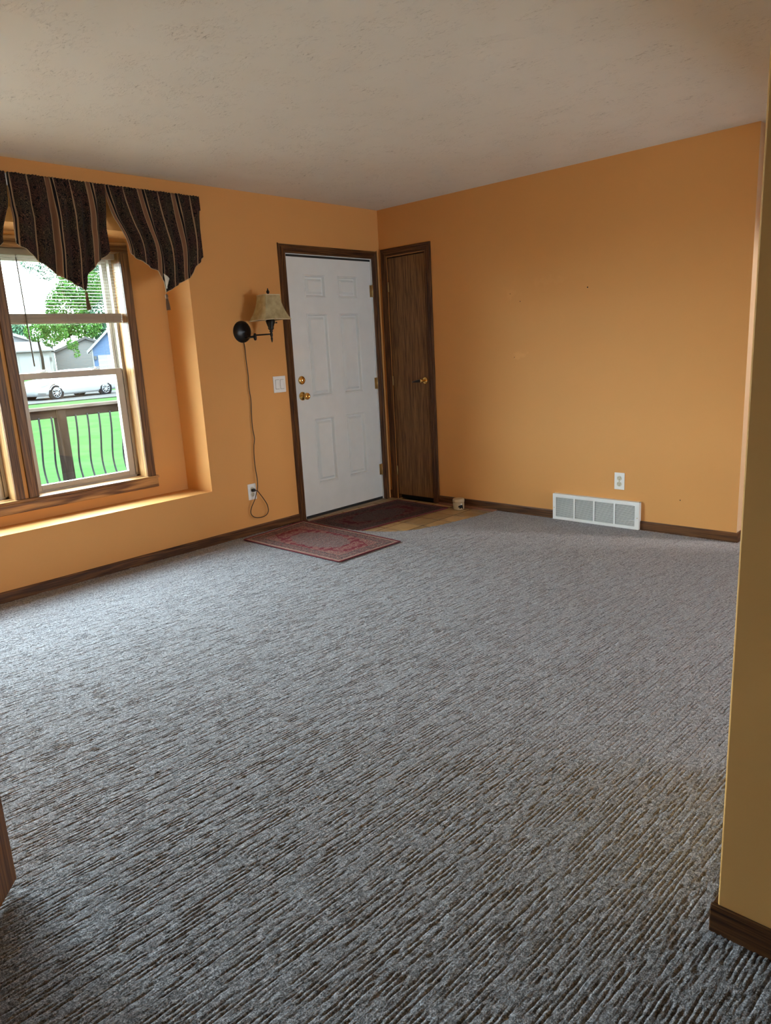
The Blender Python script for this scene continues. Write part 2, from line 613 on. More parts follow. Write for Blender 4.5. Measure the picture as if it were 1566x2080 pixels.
# partition: outer corner by the camera, hall side with a doorway
w = MB()
w.prism([(3.911, -3.211), (6.6, -3.211), (6.6, -3.09), (4.03, -3.09), (4.03, -2.5), (3.911, -2.5)], ZF, H, lambda p, q, t: (p, q, t))
w.box((3.911, -2.5, 2.05), (4.03, -0.30, H))
w.box((3.911, -0.30, ZF), (4.03, 0.25, H))
w.box((3.911, 0.25, 2.05), (4.03, 1.10, H))
w.box((3.911, 1.10, ZF), (4.03, 3.0, H))
w.box((4.03, -0.12, ZF), (6.6, -0.02, H))  # unseen divider added to keep the lamp's light out of the wide doorway
wall_right = tag(w.build('wall_right', m_wall_fg, bevel=0.004, seg=2), 'tan partition wall with a rounded corner beside the carpet', 'wall', kind='structure')
w = MB()
w.box((2.84, 3.0, ZF), (6.6, 3.12, H))
for (a, b, z0, z1) in wall_cells((-8.12, 3.12), (ZF, H), [(-1.60, -0.70, 0.50, 1.32)]):
    w.box((6.6, a, z0), (6.72, b, z1))
tag(w.build('wall_hall', m_wall), 'orange walls closing the hall and the side room', 'wall', kind='structure')
# behind the camera: stub wall, south walls
w = MB()
w.box((-0.12, -5.32, ZF), (3.17, -5.20, H)).box((3.05, -5.20, ZF), (3.17, -4.76, H)).box((3.05, -8.0, ZF), (3.17, -5.32, H))
for (a, b, z0, z1) in wall_cells((3.05, 6.72), (ZF, H), []):
    w.box((a, -8.12, z0), (b, -8.0, z1))
tag(w.build('wall_front', m_wall), 'orange walls behind the camera', 'wall', kind='structure')

tag(MB().box((-0.5, -8.15, H), (6.75, 3.15, H + 0.1)).build('ceiling', m_ceil), 'beige ceiling with a stomped brush texture', 'ceiling', kind='structure')
floor = tag(MB().box((-0.13, -8.15, -0.10), (6.75, 3.15, ZF)).build('floor', m_grout), 'floor slab under the grey carpet and entry tiles', 'floor', kind='structure')

# ------------------------------------------------------------------ carpet: real ribs, clipped at the tiled entry
ARC = np.array([(-0.2, -1.100), (0.40, -1.098), (0.65, -1.052), (0.765, -1.006), (0.86, -0.952), (0.935, -0.887), (0.990, -0.790), (1.03, -0.679), (1.07, -0.53), (1.10, -0.365),
                (1.125, -0.21), (1.145, -0.062), (1.152, 0.2)])


def arc_x(y):
    return np.interp(y, ARC[:, 1], ARC[:, 0])


def make_carpet():
    ang = math.radians(2.5)
    dv = np.array([math.sin(ang), math.cos(ang)])      # along the ribs
    du = np.array([math.cos(ang), -math.sin(ang)])     # across
    P = 0.0120
    ustart, uend = -0.3, 7.2
    nrow = int((uend - ustart) / P)
    fr = np.array([0.0, 0.13, 0.5, 0.87])
    us = (ustart + (np.arange(nrow)[:, None] + fr[None, :]) * P).ravel()
    step = 0.0125
    vs = np.arange(-6.2, 1.6, step)
    nu, nv = len(us), len(vs)
    # groove depth per row, in random dashes
    g = rng.random((nrow, nv // 2 + 3))
    k = np.array([1, 2, 1], float); k /= k.sum()
    gs = np.apply_along_axis(lambda r: np.convolve(r, k, 'same'), 1, g)
    gi = np.repeat(gs, 2, axis=1)[:, :nv]
    shift = rng.integers(0, 3, nrow)
    gi = np.stack([np.roll(row, s) for row, s in zip(gi, shift)])
    mask = np.clip((gi - 0.48) / 0.10, 0, 1)
    mask = 0.05 + 0.95 * mask * rng.uniform(0.5, 1.0, mask.shape)
    z = np.zeros((nrow, 4, nv))
    z[:, 0, :] = -0.0052 * mask
    z[:, 1, :] = -0.0012 + rng.normal(0, 0.0009, (nrow, nv))
    z[:, 3, :] = -0.0012 + rng.normal(0, 0.0006, (nrow, nv))
    z[:, 2, :] = 0.0 + rng.normal(0, 0.0011, (nrow, nv))
    wob = np.cumsum(rng.normal(0, 0.0005, (nrow, nv)), axis=1)
    wob -= np.apply_along_axis(lambda r: np.convolve(r, np.ones(25) / 25, 'same'), 1, wob)
    wob = np.clip(wob, -0.0008, 0.0008)
    U = us.reshape(nrow, 4)[:, :, None] + wob[:, None, :] * np.array([1, .8, .4, .8])[None, :, None]
    V = np.broadcast_to(vs[None, None, :], U.shape)
    X = (U * du[0] + V * dv[0]).reshape(nu, nv)
    Y = (U * du[1] + V * dv[1]).reshape(nu, nv)
    Z = z.reshape(nu, nv)
    e = 0.010
    inside = ((X > -e) & (X < 4.6) & (Y > -4.9) & (Y < e) & ~((X > 3.911 + e) & (Y > -3.211 + e))) | ((X > 2.96 - e) & (X < 3.911 + e) & (Y >= 0) & (Y < 1.4))
    tile = (X < arc_x(Y)) & (Y > -1.10)
    ok = inside & ~tile
    near = inside
    i, j = np.meshgrid(np.arange(nu - 1), np.arange(nv - 1), indexing='ij')
    q = np.stack([i * nv + j, (i + 1) * nv + j, (i + 1) * nv + j + 1, i * nv + j + 1], -1).reshape(-1, 4)
    okf, nf = ok.ravel(), near.ravel()
    keep = nf[q].all(1) & okf[q].any(1)
    q = q[keep]
    # snap the overhanging vertices of kept faces onto the curved edge
    used = np.unique(q)
    xf, yf, zf = X.ravel().copy(), Y.ravel().copy(), Z.ravel().copy()
    sn = used[tile.ravel()[used]]
    t = np.linspace(0, 1, 400)
    seglen = np.r_[0, np.cumsum(np.hypot(*np.diff(ARC, axis=0).T))]
    ap = np.stack([np.interp(t * seglen[-1], seglen, ARC[:, 0]), np.interp(t * seglen[-1], seglen, ARC[:, 1])], 1)
    d = (xf[sn][:, None] - ap[None, :, 0]) ** 2 + (yf[sn][:, None] - ap[None, :, 1]) ** 2
    b = d.argmin(1)
    xf[sn], yf[sn] = ap[b, 0], ap[b, 1]
    zf[sn] = -0.009
    remap = -np.ones(nu * nv, dtype=np.int64)
    remap[used] = np.arange(len(used))
    q = remap[q]
    co = np.stack([xf[used], yf[used], zf[used]], 1).astype(np.float32)
    me = bpy.data.meshes.new('carpet')
    me.vertices.add(len(co)); me.vertices.foreach_set('co', co.ravel())
    me.loops.add(q.size); me.loops.foreach_set('vertex_index', q.astype(np.int32).ravel())
    me.polygons.add(len(q))
    me.polygons.foreach_set('loop_start', np.arange(0, q.size, 4, dtype=np.int32))
    me.polygons.foreach_set('use_smooth', np.ones(len(q), dtype=bool))
    me.update(calc_edges=True)
    me.validate()
    me.materials.append(m_carpet)
    o = bpy.data.objects.new('carpet', me)
    COL.objects.link(o)
    return tag(o, 'grey ribbed wall-to-wall carpet with broken diagonal grooves', 'carpet', kind='stuff')


make_carpet()
tag(MB().box((3.17, -8.0, ZF), (6.6, -4.9, -0.004)).box((0, -5.2, ZF), (3.17, -4.9, -0.004)).box((4.6, -4.9, ZF), (6.6, -3.21, -0.004)).build('floor_dining', m_carpet), 'grey carpet floor of the dining area behind the camera', 'floor', kind='structure')

# entry tiles, each its own piece
tx = [0.0 + 0.0, 0.14, 0.335, 0.53, 0.725, 0.92, 1.115, 1.31]
ty = [-1.26, -1.065, -0.868, -0.666, -0.468, -0.275, -0.080, 0.0]
for i in range(len(tx) - 1):
    for j in range(len(ty) - 1):
        x0, x1, y0, y1 = tx[i] + 0.005, tx[i + 1] - 0.005, ty[j] + 0.005, ty[j + 1] - 0.005
        if x0 > arc_x(y1) + 0.05 and x0 > arc_x(y0) + 0.05:
            continue
        hgt = -0.011 + random.uniform(-0.0006, 0.0006)
        MB().box((max(x0, 0.0), y0, -0.03), (x1, y1, hgt)).build('floor_tile', random.choice(m_tiles), floor, bevel=0.0015)


MB().box((0.0, -1.27, -0.029), (1.33, -0.0005, -0.0128)).build('grout_bed', m_grout, floor)

# ------------------------------------------------------------------ mouldings
def casing_run(p0, p1, inward, outward, width=0.064, thick=0.0125, m0=0, m1=0):
    """profiled board from p0 to p1 (inner edge); `inward` points away from the opening, `outward` off the wall"""
    prof = [(0.0, 0.0), (0.0, 0.007), (0.004, 0.0095), (0.012, 0.0095), (0.015, 0.0060), (0.020, 0.0105), (0.040, thick), (0.044, 0.0080), (0.050, thick), (width - 0.004, thick), (width, thick - 0.004), (width, 0.0)]
    p0, p1, a, n = Vector(p0), Vector(p1), Vector(inward), Vector(outward)
    d = (p1 - p0)
    L = d.length
    d.normalize()
    k = len(prof)
    vs = [p0 + a * u + n * v - d * (m0 * u) for u, v in prof] + [p0 + a * u + n * v + d * (L + m1 * u) for u, v in prof]
    fs = [tuple(range(k))[::-1], tuple(range(k, 2 * k))] + [(i, (i + 1) % k, k + (i + 1) % k, k + i) for i in range(k)]
    return MB().add(vs, fs)


def base_run(a, b, n, h=0.062, t=0.012):
    """baseboard from a to b on the floor, n = direction off the wall"""
    a, b, n = Vector((a[0], a[1], 0)), Vector((b[0], b[1], 0)), Vector((n[0], n[1], 0))
    prof = [(0, ZF), (t, ZF), (t, h - 0.008), (t - 0.004, h), (0, h)]
    vs = [a + n * u + Vector((0, 0, z)) for u, z in prof] + [b + n * u + Vector((0, 0, z)) for u, z in prof]
    k = len(prof)
    fs = [tuple(range(k))[::-1], tuple(range(k, 2 * k))] + [(i, (i + 1) % k, k + (i + 1) % k, k + i) for i in range(k)]
    return MB().add(vs, fs)


tag(base_run((0.0, -5.2), (0.0, -1.1065), (1, 0)).build('baseboard_left', m_oak_y), 'oak baseboard under the window bay', 'baseboard', kind='structure')
bb = base_run((0.567, 0.0), (1.673, 0.0), (0, -1))
bb.add(*[(x.v, x.f) for x in [base_run((2.337, 0.0), (2.972, 0.0), (0, -1))]][0])
bb.box((0.0, -0.012, ZF), (0.018, 0.0, 0.06))
tag(bb.build('baseboard_back', m_oak_x), 'oak baseboard along the far wall on both sides of the vent', 'baseboard', kind='structure')
tag(base_run((2.9605, 0.0005), (2.9605, 3.0), (1, 0)).build('baseboard_hall', m_oak_y), 'oak baseboard turning the corner into the hall', 'baseboard', kind='structure')
b_r = base_run((3.8985, -3.211), (6.6, -3.211), (0, -1), h=0.068, t=0.013)
tag(b_r.build('baseboard_right', m_oak_x, bevel=0.003), 'oak baseboard at the foot of the tan partition corner', 'baseboard', kind='structure')
tag(base_run((3.911, -3.2105), (3.911, -2.5), (-1, 0), h=0.068).build('baseboard_partition', m_oak_y), 'oak baseboard along the hidden side of the tan partition', 'baseboard', kind='structure')
tag(MB().prism([(-0.012, -0.011), (-0.028, -0.011), (-0.026, 0.0), (-0.018, 0.006), (-0.012, 0.007)], 0.567, 1.16, lambda p, q, t: (t, p, q)).build('trim_1', wood('reddish_oak_shoe', (0.13, 0.045, 0.022), (0.34, 0.15, 0.08), 0)),  # oak tone redder and lighter than the baseboards
    'thin reddish oak shoe strip along the tiled entry', 'trim', kind='structure')

# ------------------------------------------------------------------ entry door
d1 = thing('door_1', (0, -0.571, 0), 'white six-panel entry door with brass deadbolt and knob', 'door', kind='structure')
yl, yr, ztop = -1.036, -0.106, 2.052
casing_run((0, yl, -0.012), (0, yl, ztop), (0, -1, 0), (1, 0, 0), 0.068, m1=1).build('casing', m_oak_v, d1)
casing_run((0, yr, -0.012), (0, yr, ztop), (0, 1, 0), (1, 0, 0), 0.068, m1=1).build('casing', m_oak_v, d1)
casing_run((0, yl, ztop), (0, yr, ztop), (0, 0, 1), (1, 0, 0), 0.062, m0=1, m1=1).build('casing', m_oak_y, d1)
# white frame, weather strip
fr = MB()
fr.box((-0.11, -1.0415, -0.012), (0.002, -1.030, 2.046)).box((-0.11, -0.112, -0.012), (0.002, -0.1005, 2.046)).box((-0.11, -1.0415, 2.046), (0.002, -0.1005, 2.0515))
fr.build('door_frame', m_white, d1)
MB().box((-0.11, -1.030, 2.0315), (-0.008, -0.112, 2.046)).box((-0.11, -1.030, -0.012), (-0.052, -1.024, 2.04)).build('weather_strip', m_rubber, d1)
YS0, YS1, ZS0, ZS1 = -1.0275, -0.1145, 0.018, 2.030
cols = [(-0.862, -0.638), (-0.506, -0.282)]
rows = [(0.262, 0.797), (0.968, 1.614), (1.733, 1.905)]
sl = MB()
for (a, b, z0, z1) in wall_cells((YS0, YS1), (ZS0, ZS1), [(c[0], c[1], r[0], r[1]) for c in cols for r in rows]):
    sl.box((-0.050, a, z0), (-0.006, b, z1))
slab = sl.build('door_slab', m_white, d1)
for c in cols:
    for r in rows:
        pm = MB()
        # sunk moulding that rises to a raised centre field: nested rectangles
        lv = [(0.0, -0.006), (0.005, -0.001), (0.011, -0.003), (0.019, -0.026), (0.028, -0.026), (0.046, -0.008)]
        rings = []
        for (ins, xx) in lv:
            rings += [(xx, c[0] + ins, r[0] + ins), (xx, c[1] - ins, r[0] + ins), (xx, c[1] - ins, r[1] - ins), (xx, c[0] + ins, r[1] - ins)]
        fs = []
        for q in range(len(lv) - 1):
            for k in range(4):
                fs.append((q * 4 + k, q * 4 + (k + 1) % 4, q * 4 + 4 + (k + 1) % 4, q * 4 + 4 + k))
        e = (len(lv) - 1) * 4
        fs.append((e, e + 1, e + 2, e + 3))
        pm.add(rings, fs)
        # closed back so that the panel is a solid leaf
        pm.box((-0.050, c[0], r[0]), (-0.030, c[1], r[1]))
        pm.build('panel', m_white, slab)
MB().box((-0.046, YS0, 0.001), (-0.004, YS1, 0.020)).build('door_sweep', m_rubber, d1)
MB().prism([(-0.11, -0.03), (0.030, -0.03), (0.030, -0.008), (0.012, 0.0), (-0.11, 0.0)], -1.034, -0.108, lambda p, q, t: (p, t, q)).build('threshold', m_threshold, d1)
for hz in (1.793, 1.025, 0.266):
    h = MB()
    h.lathe([(0.0055, -0.05), (0.0055, 0.05)], (0.004, -0.110, hz), seg=10)
    h.box((-0.005, -0.135, hz - 0.048), (-0.0035, -0.110, hz + 0.048))
    h.build('hinge', m_brass_dull, d1)
db = MB().lathe([(0.033, 0.0), (0.033, 0.006), (0.029, 0.011), (0.020, 0.013)], (-0.006, -0.963, 1.108), (1, 0, 0)).build('deadbolt_rose', m_brass, d1)
tt = MB().lathe([(0.011, 0.012), (0.010, 0.018)], (-0.006, -0.963, 1.108), (1, 0, 0), 14)
tt.box((0.010, -0.980, 1.1005), (0.022, -0.946, 1.1155))
tt.build('thumb_turn', m_brass, db, bevel=0.003)
kr = MB().lathe([(0.034, 0.0), (0.034, 0.004), (0.029, 0.010), (0.016, 0.014), (0.012, 0.020)], (-0.006, -0.966, 0.985), (1, 0, 0)).build('knob_rose', m_brass, d1)
MB().lathe([(0.011, 0.018), (0.012, 0.034), (0.022, 0.042), (0.0275, 0.052), (0.027, 0.062), (0.021, 0.070), (0.012, 0.0715), (0.010, 0.069), (0.002, 0.069)], (-0.006, -0.966, 0.985), (1, 0, 0)).build('knob', m_brass, kr)

# ------------------------------------------------------------------ closet door
d2 = thing('door_2', (0.29, 0, 0), 'narrow flush oak closet door with a black lever handle', 'door', kind='structure')
xl, xr, zt2 = 0.080, 0.502, 2.066
casing_run((xl, 0, -0.012), (xl, 0, zt2), (-1, 0, 0), (0, -1, 0), 0.061, m1=1).build('casing', m_oak_v, d2)
casing_run((xr, 0, -0.012), (xr, 0, zt2), (1, 0, 0), (0, -1, 0), 0.061, m1=1).build('casing', m_oak_v, d2)
casing_run((xl, 0, zt2), (xr, 0, zt2), (0, 0, 1), (0, -1, 0), 0.061, m0=1, m1=1).build('casing', m_oak_x, d2)
MB().box((0.0852, 0.0, -0.012), (0.0905, 0.10, 2.058)).box((0.4915, 0.0, -0.012), (0.4968, 0.10, 2.058)).box((0.0852, 0.0, 2.055), (0.4968, 0.10, 2.0615)).build('jamb', m_oak_v, d2)
MB().box((0.0925, 0.004, 0.028), (0.4865, 0.040, 2.050)).build('door_slab', m_oak_door, d2, bevel=0.002)
MB().box((0.0905, 0.044, -0.012), (0.4915, 0.052, 2.055)).build('closet_dark_sheet', m_dark, d2)  # dark sheet in place of the unlit closet behind the slab
for hz in (1.82, 1.037, 0.247):
    MB().lathe([(0.005, -0.04), (0.005, 0.04)], (0.0885, -0.002, hz), seg=10).build('hinge', m_brass_dull, d2)
rs = MB().lathe([(0.030, 0.0), (0.030, 0.004), (0.024, 0.009), (0.012, 0.012)], (0.448, 0.004, 1.036), (0, -1, 0)).build('handle_rose', m_brass, d2)
lv = MB()
lv.lathe([(0.012, 0.010), (0.012, 0.045), (0.015, 0.050), (0.013, 0.058), (0.004, 0.060)], (0.448, 0.004, 1.036), (0, -1, 0), 16)
lv.build('handle_neck', m_brass, rs)
MB().tube([(0.452, -0.044, 1.036), (0.435, -0.046, 1.036), (0.41, -0.047, 1.034), (0.385, -0.047, 1.031), (0.360, -0.045, 1.028), (0.345, -0.043, 1.027)],
          [0.012, 0.012, 0.0115, 0.0095, 0.006, 0.004], 10).build('lever', m_black, rs)

# ------------------------------------------------------------------ oak door standing open near the camera
d3 = thing('door_3', (2.487, -4.199, 0), 'oak door standing ajar over the carpet', 'door', kind='structure')
dirv = Vector((0.752, -0.659, 0)).normalized()
nrm = Vector((-dirv.y, dirv.x, 0))
o3 = Vector((2.487, -4.199, 0))
dm = MB()
vs = []
for z in (0.022, 2.05):
    for (s, n) in ((0, 0), (0.70, 0), (0.70, -0.035), (0, -0.035)):
        p = o3 + dirv * s + nrm * n
        vs.append((p.x, p.y, z))
dm.add(vs, [(3, 2, 1, 0), (4, 5, 6, 7), (0, 1, 5, 4), (1, 2, 6, 5), (2, 3, 7, 6), (3, 0, 4, 7)])
dm.build('door_slab', wood('dark_oak_door', (0.1125, 0.0450, 0.0135), (0.3600, 0.1725, 0.0540), 2, seed=4.0), d3, bevel=0.003)
kp = o3 + dirv * 0.06 + Vector((0, 0, 0.95))
MB().lathe([(0.032, 0.0), (0.030, 0.007), (0.012, 0.012), (0.012, 0.035), (0.026, 0.045), (0.026, 0.06), (0.01, 0.066)], kp, -nrm, 20).build('knob', m_brass, d3)

# ------------------------------------------------------------------ windows in the bay
LBL = ['double-hung window with raised blind beside the bay corner', 'double-hung window behind the oak mullion casings',
       'unseen double-hung window added at the far end of the bay']
for wi, (ya, yb) in enumerate(WIN_Y):
    wt = thing('window_%d' % (wi + 1), (XW, (ya + yb) / 2, 0.53), LBL[wi], 'window', kind='structure')
    z0, z1 = 0.530, 2.020
    # casings on the bay back wall
    cl = 0.063 if wi == 0 else 0.053
    cw = [('l', ya, -1), ('r', yb, 1)]
    for (s, yy, sg) in cw:
        wd = 0.061
        if sg == 1 and wi > 0: wd = 0.053
        MB().box((XW, yy, z0), (XW + 0.015, yy + sg * wd, z1 + 0.0)).build('casing', m_oak_win, wt, bevel=0.003)
    MB().box((XW, ya - 0.055, z1), (XW + 0.016, yb + 0.061 if wi == 0 else yb + 0.05, z1 + 0.062)).build('head_casing', m_oak_lite_y, wt, bevel=0.003)
    # jamb boards
    JX = -0.376
    MB().box((JX - 0.07, yb - 0.001, z0), (XW + 0.001, yb + 0.0015, z1)).build('jamb', m_oak_lite_v, wt)
    MB().box((JX - 0.07, ya - 0.0015, z0), (XW + 0.001, ya + 0.001, z1)).build('jamb', m_oak_lite_v, wt)
    MB().box((JX - 0.07, ya, z1 - 0.002), (XW + 0.001, yb, z1 + 0.001)).build('head_jamb', m_oak_lite_y, wt)
    # vinyl frame with tracks
    fr = MB()
    for (p, q) in ((ya + 0.001, ya + 0.020), (yb - 0.020, yb - 0.001)):
        fr.box((-0.470, p, z0), (-0.374, q, z1))
    fr.box((-0.470, ya, z1 - 0.022), (-0.374, yb, z1 - 0.002)).box((-0.470, ya, z0), (-0.374, yb, z0 + 0.012))
    for yy, sg in ((ya + 0.020, 1), (yb - 0.020, -1)):
        fr.box((-0.470, yy, z0), (-0.462, yy + sg * 0.010, z1)).box((-0.424, yy, z0), (-0.416, yy + sg * 0.006, z1))
    fr.build('vinyl_frame', m_vinyl, wt)

    def sash(name, x0, x1, za, zb, st, tr, br):
        s = MB()
        a, b = ya + 0.024, yb - 0.024
        s.box((x0, a, za), (x1, a + st, zb)).box((x0, b - st, za), (x1, b, zb))
        s.box((x0, a + st, za), (x1, b - st, za + br)).box((x0, a + st, zb - tr), (x1, b - st, zb))
        so = s.build(name, m_vinyl, wt, bevel=0.002)
        xm = (x0 + x1) / 2
        MB().box((xm - 0.002, a + st - 0.004, za + br - 0.004), (xm + 0.002, b - st + 0.004, zb - tr + 0.004)).build('pane', m_glass, so)
        return so
    lo = sash('lower_sash', -0.414, -0.378, 0.542, 1.284, 0.045, 0.040, 0.034)
    sash('upper_sash', -0.460, -0.426, 1.250, 1.998, 0.024, 0.036, 0.036)
    for yy in (ya + 0.20, yb - 0.20):
        lk = MB().box((-0.412, yy - 0.028, 1.284), (-0.386, yy + 0.028, 1.290))
        lk.lathe([(0.009, 0), (0.009, 0.010), (0.006, 0.012)], (-0.398, yy, 1.290), seg=12)
        lk.box((-0.402, yy - 0.006, 1.296), (-0.394, yy + 0.030, 1.302))
        lk.build('sash_lock', m_plastic, lo)
# oak stool and apron run below all units
st = thing('trim_2', (XW, -3.4, 0.45), 'honey oak stool and apron board under the bay windows', 'window sill', kind='structure')
MB().box((-0.374, -4.79, 0.514), (XW + 0.024, -2.142, 0.531)).build('stool', m_oak_lite_y, st, bevel=0.004)
MB().box((XW, -4.785, 0.452), (XW + 0.019, -2.150, 0.514)).build('apron', m_oak_lite_y, st, bevel=0.003)

# ------------------------------------------------------------------ mini blinds
slat_w = 0.725


def slat_mesh(L):
    b = MB()
    pr = [(-0.0125, -0.0006), (-0.006, 0.0003), (0.0, 0.0006), (0.006, 0.0003), (0.0125, -0.0006)]
    lo = [(p, q - 0.0006) for p, q in pr][::-1]
    b.prism(pr + lo, -L / 2, L / 2, lambda p, q, t: (p, t, q))
    return b.mesh('slat', m_slat)


me_slat = slat_mesh(slat_w)
sb_ = MB().prism([(-0.0125, -0.0011), (0.0125, -0.0011), (0.0125, 0.0011), (-0.0125, 0.0011)], -slat_w / 2, slat_w / 2, lambda p, q, t: (p, t, q))
me_slat2 = sb_.mesh('slat', m_blind)
for wi, (ya, yb) in enumerate(WIN_Y[:2]):
    yc = (ya + yb) / 2
    XB = -0.325
    bl = thing('mini_blind', (XB, yc, 2.015), ['almond mini blind half raised behind the middle and end swags', 'almond mini blind in the window behind the mullion'][wi], 'blind', 'mini blinds in the bay windows')
    MB().box((XB - 0.0145, yc - slat_w / 2 - 0.004, 1.982), (XB + 0.0145, yc + slat_w / 2 + 0.004, 2.0165)).build('head_rail', m_blind, bl, bevel=0.002)
    z = 1.962
    while z > 1.655:
        inst('slat', me_slat, (XB, yc, z), bl, rot=(0, math.radians(7 + random.uniform(-1.5, 1.5)), 0))
        z -= 0.0195
    z = 1.640
    for k in range(19):
        inst('slat', me_slat2, (XB + random.uniform(-0.002, 0.002), yc, z), bl, rot=(0, math.radians(random.uniform(-3, 3)), 0))
        z -= 0.00255
    MB().box((XB - 0.012, yc - slat_w / 2, 1.580), (XB + 0.012, yc + slat_w / 2, 1.592)).build('bottom_rail', m_blind, bl, bevel=0.002)
    for yy in (yc - 0.25, yc, yc + 0.25):
        c = MB()
        for dx in (-0.0132, 0.0132):
            c.tube([(XB + dx, yy, 1.984), (XB + dx, yy, 1.585)], 0.0007, 5)
        for k in range(3):
            a = 1.6 + k * 0.012
            c.tube([(XB + 0.0135, yy - 0.006, a), (XB + 0.0165, yy, a + 0.012), (XB + 0.0135, yy + 0.006, a + 0.004), (XB + 0.015, yy - 0.002, a - 0.006)], 0.0009, 5)
        c.build('ladder_cord', m_blind, bl)
    wy = ya + 0.108
    wa = MB()
    wa.tube([(XB + 0.018, wy, 1.985), (XB + 0.022, wy, 1.972), (XB + 0.022, wy, 1.962)], 0.0018, 6)
    wa.tube([(XB + 0.022, wy, 1.965), (XB + 0.030, wy + 0.004, 1.325)], 0.0042, 6)
    wa.build('tilt_wand', plain('smoky_wand', (0.10, 0.085, 0.06), 0.3), bl)
    lc = MB()
    lc.tube([(XB + 0.016, yb - 0.075, 1.985), (XB + 0.018, yb - 0.072, 1.6), (XB + 0.018, yb - 0.070, 1.25)], 0.0012, 5)
    lc.build('lift_cord', m_blind, bl)


# ------------------------------------------------------------------ valance swags on a rod
VX = 0.072
rod = thing('curtain_rod', (0.04, -3.1, 2.33), 'flat white curtain rod carrying the swag valances over the bay', 'curtain rod')
MB().box((VX - 0.024, -4.35, 2.315), (VX - 0.020, -1.800, 2.338)).build('rod_bar', m_plastic, rod)
MB().box((0.0, -1.804, 2.315), (VX - 0.020, -1.800, 2.338)).build('rod_return', m_plastic, rod)
MB().box((0.0, -2.9895, 2.285), (VX - 0.004, -2.983, 2.345)).build('rod_bracket', m_plastic, rod)


def swag(label, top, left, right, hem, tipy, seed, fold=None):
    """left/right: lists of (z, y); hem: list of (y, z); returns the valance thing"""
    lz = np.array(left)[::-1]; rz = np.array(right)[::-1]; hm = np.array(hem)
    t = thing('window_valance', (VX, tipy, 2.35), label, 'valance', 'striped swag valances over the bay window')
    y0, y1 = hm[0, 0], hm[-1, 0]
    rs = np.random.default_rng(seed)
    ph = rs.uniform(0, 6.28, 8)
    width = 1.55 * (top[1] - top[0])

    def surf(u, v, off=0.0):
        yh = y0 + (y1 - y0) * u
        zb = np.interp(yh, hm[:, 0], hm[:, 1])
        zt = 2.350 + 0.002 * math.sin(u * 190 + ph[0])
        z = zt + (zb - zt) * v
        yt = top[0] + (top[1] - top[0]) * u
        # side outlines steer the body of the swag
        la = np.interp(z, lz[:, 0], lz[:, 1]); ra = np.interp(z, rz[:, 0], rz[:, 1])
        yb_ = la + (ra - la) * u
        kk = min(1.0, v * 2.0)
        y = yt * (1 - kk) + (yb_ * 0.5 + (yt + (yh - yt) * v) * 0.5) * kk
        if v > 0.5:
            k2 = (v - 0.5) * 2
            y = y * (1 - k2) + yh * k2
        gather = (1 - min(1, v * 9)) if v < 0.11 else 0
        fold_ = 0.015 * (1 - 0.25 * v) * math.sin(u * 34 + ph[1] + 0.8 * math.sin(v * 3 + ph[2])) + 0.006 * math.sin(u * 71 + ph[3] + v * 1.5)
        g2 = 0.0035 * math.sin(u * 230 + ph[4]) * (1 if v < 0.12 else max(0, 1 - (v - 0.12) * 6))
        belly = 0.020 * math.sin(min(1, v * 1.1) * pi) * math.sin(u * pi)
        x = VX + 0.006 + fold_ * (0.25 + 0.75 * min(1, v * 3)) + g2 + belly + off
        return (x, y, z)
    b = MB()
    b.grid(surf, 110, 44, lambda u, v: (u * width + seed * 0.37 + 0.012 * math.sin(v * 4 + ph[5]), v * 0.55 + seed))
    b.build('fabric_panel', m_val, t, solid=0.004)
    ln = MB()
    ln.grid(lambda u, v: surf(u, v * 0.985, -0.007), 60, 24)
    ln.build('lining', m_lining, t, solid=0.001)
    # hem piping
    MB().tube([Vector(surf(i / 60, 1.0)) for i in range(61)], 0.0022, 6).build('hem_piping', plain('gold_piping', (0.40, 0.30, 0.17), 0.7), t)
    # tassel
    zt = np.interp(tipy, hm[:, 0], hm[:, 1])
    uu = (tipy - y0) / (y1 - y0)
    cx = surf(uu, 1.0)[0]
    ts = MB().tube([(cx, tipy, zt + 0.004), (cx, tipy - 0.001, zt - 0.010)], 0.0016, 6).build('tassel', m_tassel, t)
    MB().lathe([(0.002, 0.0), (0.0085, -0.006), (0.010, -0.014), (0.0065, -0.022), (0.0095, -0.026), (0.007, -0.030)], (cx, tipy - 0.001, zt - 0.008), seg=14).build('tassel_head', m_tassel, ts)
    sk = MB()
    for k in range(22):
        a = 2 * pi * k / 22 + 0.1
        rr = 0.006 if k % 2 else 0.0035
        p0 = Vector((cx + rr * math.cos(a), tipy - 0.001 + rr * math.sin(a), zt - 0.036))
        e = Vector((cx + rr * 2.0 * math.cos(a), tipy + 0.002 + rr * 2.0 * math.sin(a), zt - 0.104 - rs.uniform(0, 0.006)))
        sk.tube([p0, (p0 + e) / 2 + Vector((0.001 * math.cos(a), 0.001 * math.sin(a), 0)), e], 0.0016, 5)
    tag(sk.build('tassel_skirt', m_tassel, ts), kind='stuff')
    if top[1] > -1.8:
        rtn = MB()
        rtn.grid(lambda u, v: (VX * (1 - u) + 0.004, -1.789 + 0.003 * math.sin(u * 14 + v), 2.350 - 0.085 * v), 10, 6, lambda u, v: (u * 0.1 + 0.3, v * 0.1))
        rtn.build('return_flap', m_val, t, solid=0.003)
    if fold:
        fb = MB()
        fb.grid(lambda u, v: (cx + 0.022 + 0.006 * math.sin(u * 3), fold[0][0] * (1 - u) * (1 - v) + fold[1][0] * u * (1 - v) + fold[2][0] * v,
                              fold[0][1] * (1 - u) * (1 - v) + fold[1][1] * u * (1 - v) + fold[2][1] * v), 8, 8)
        fb.build('turned_corner', m_lining, t, solid=0.002)
    return t


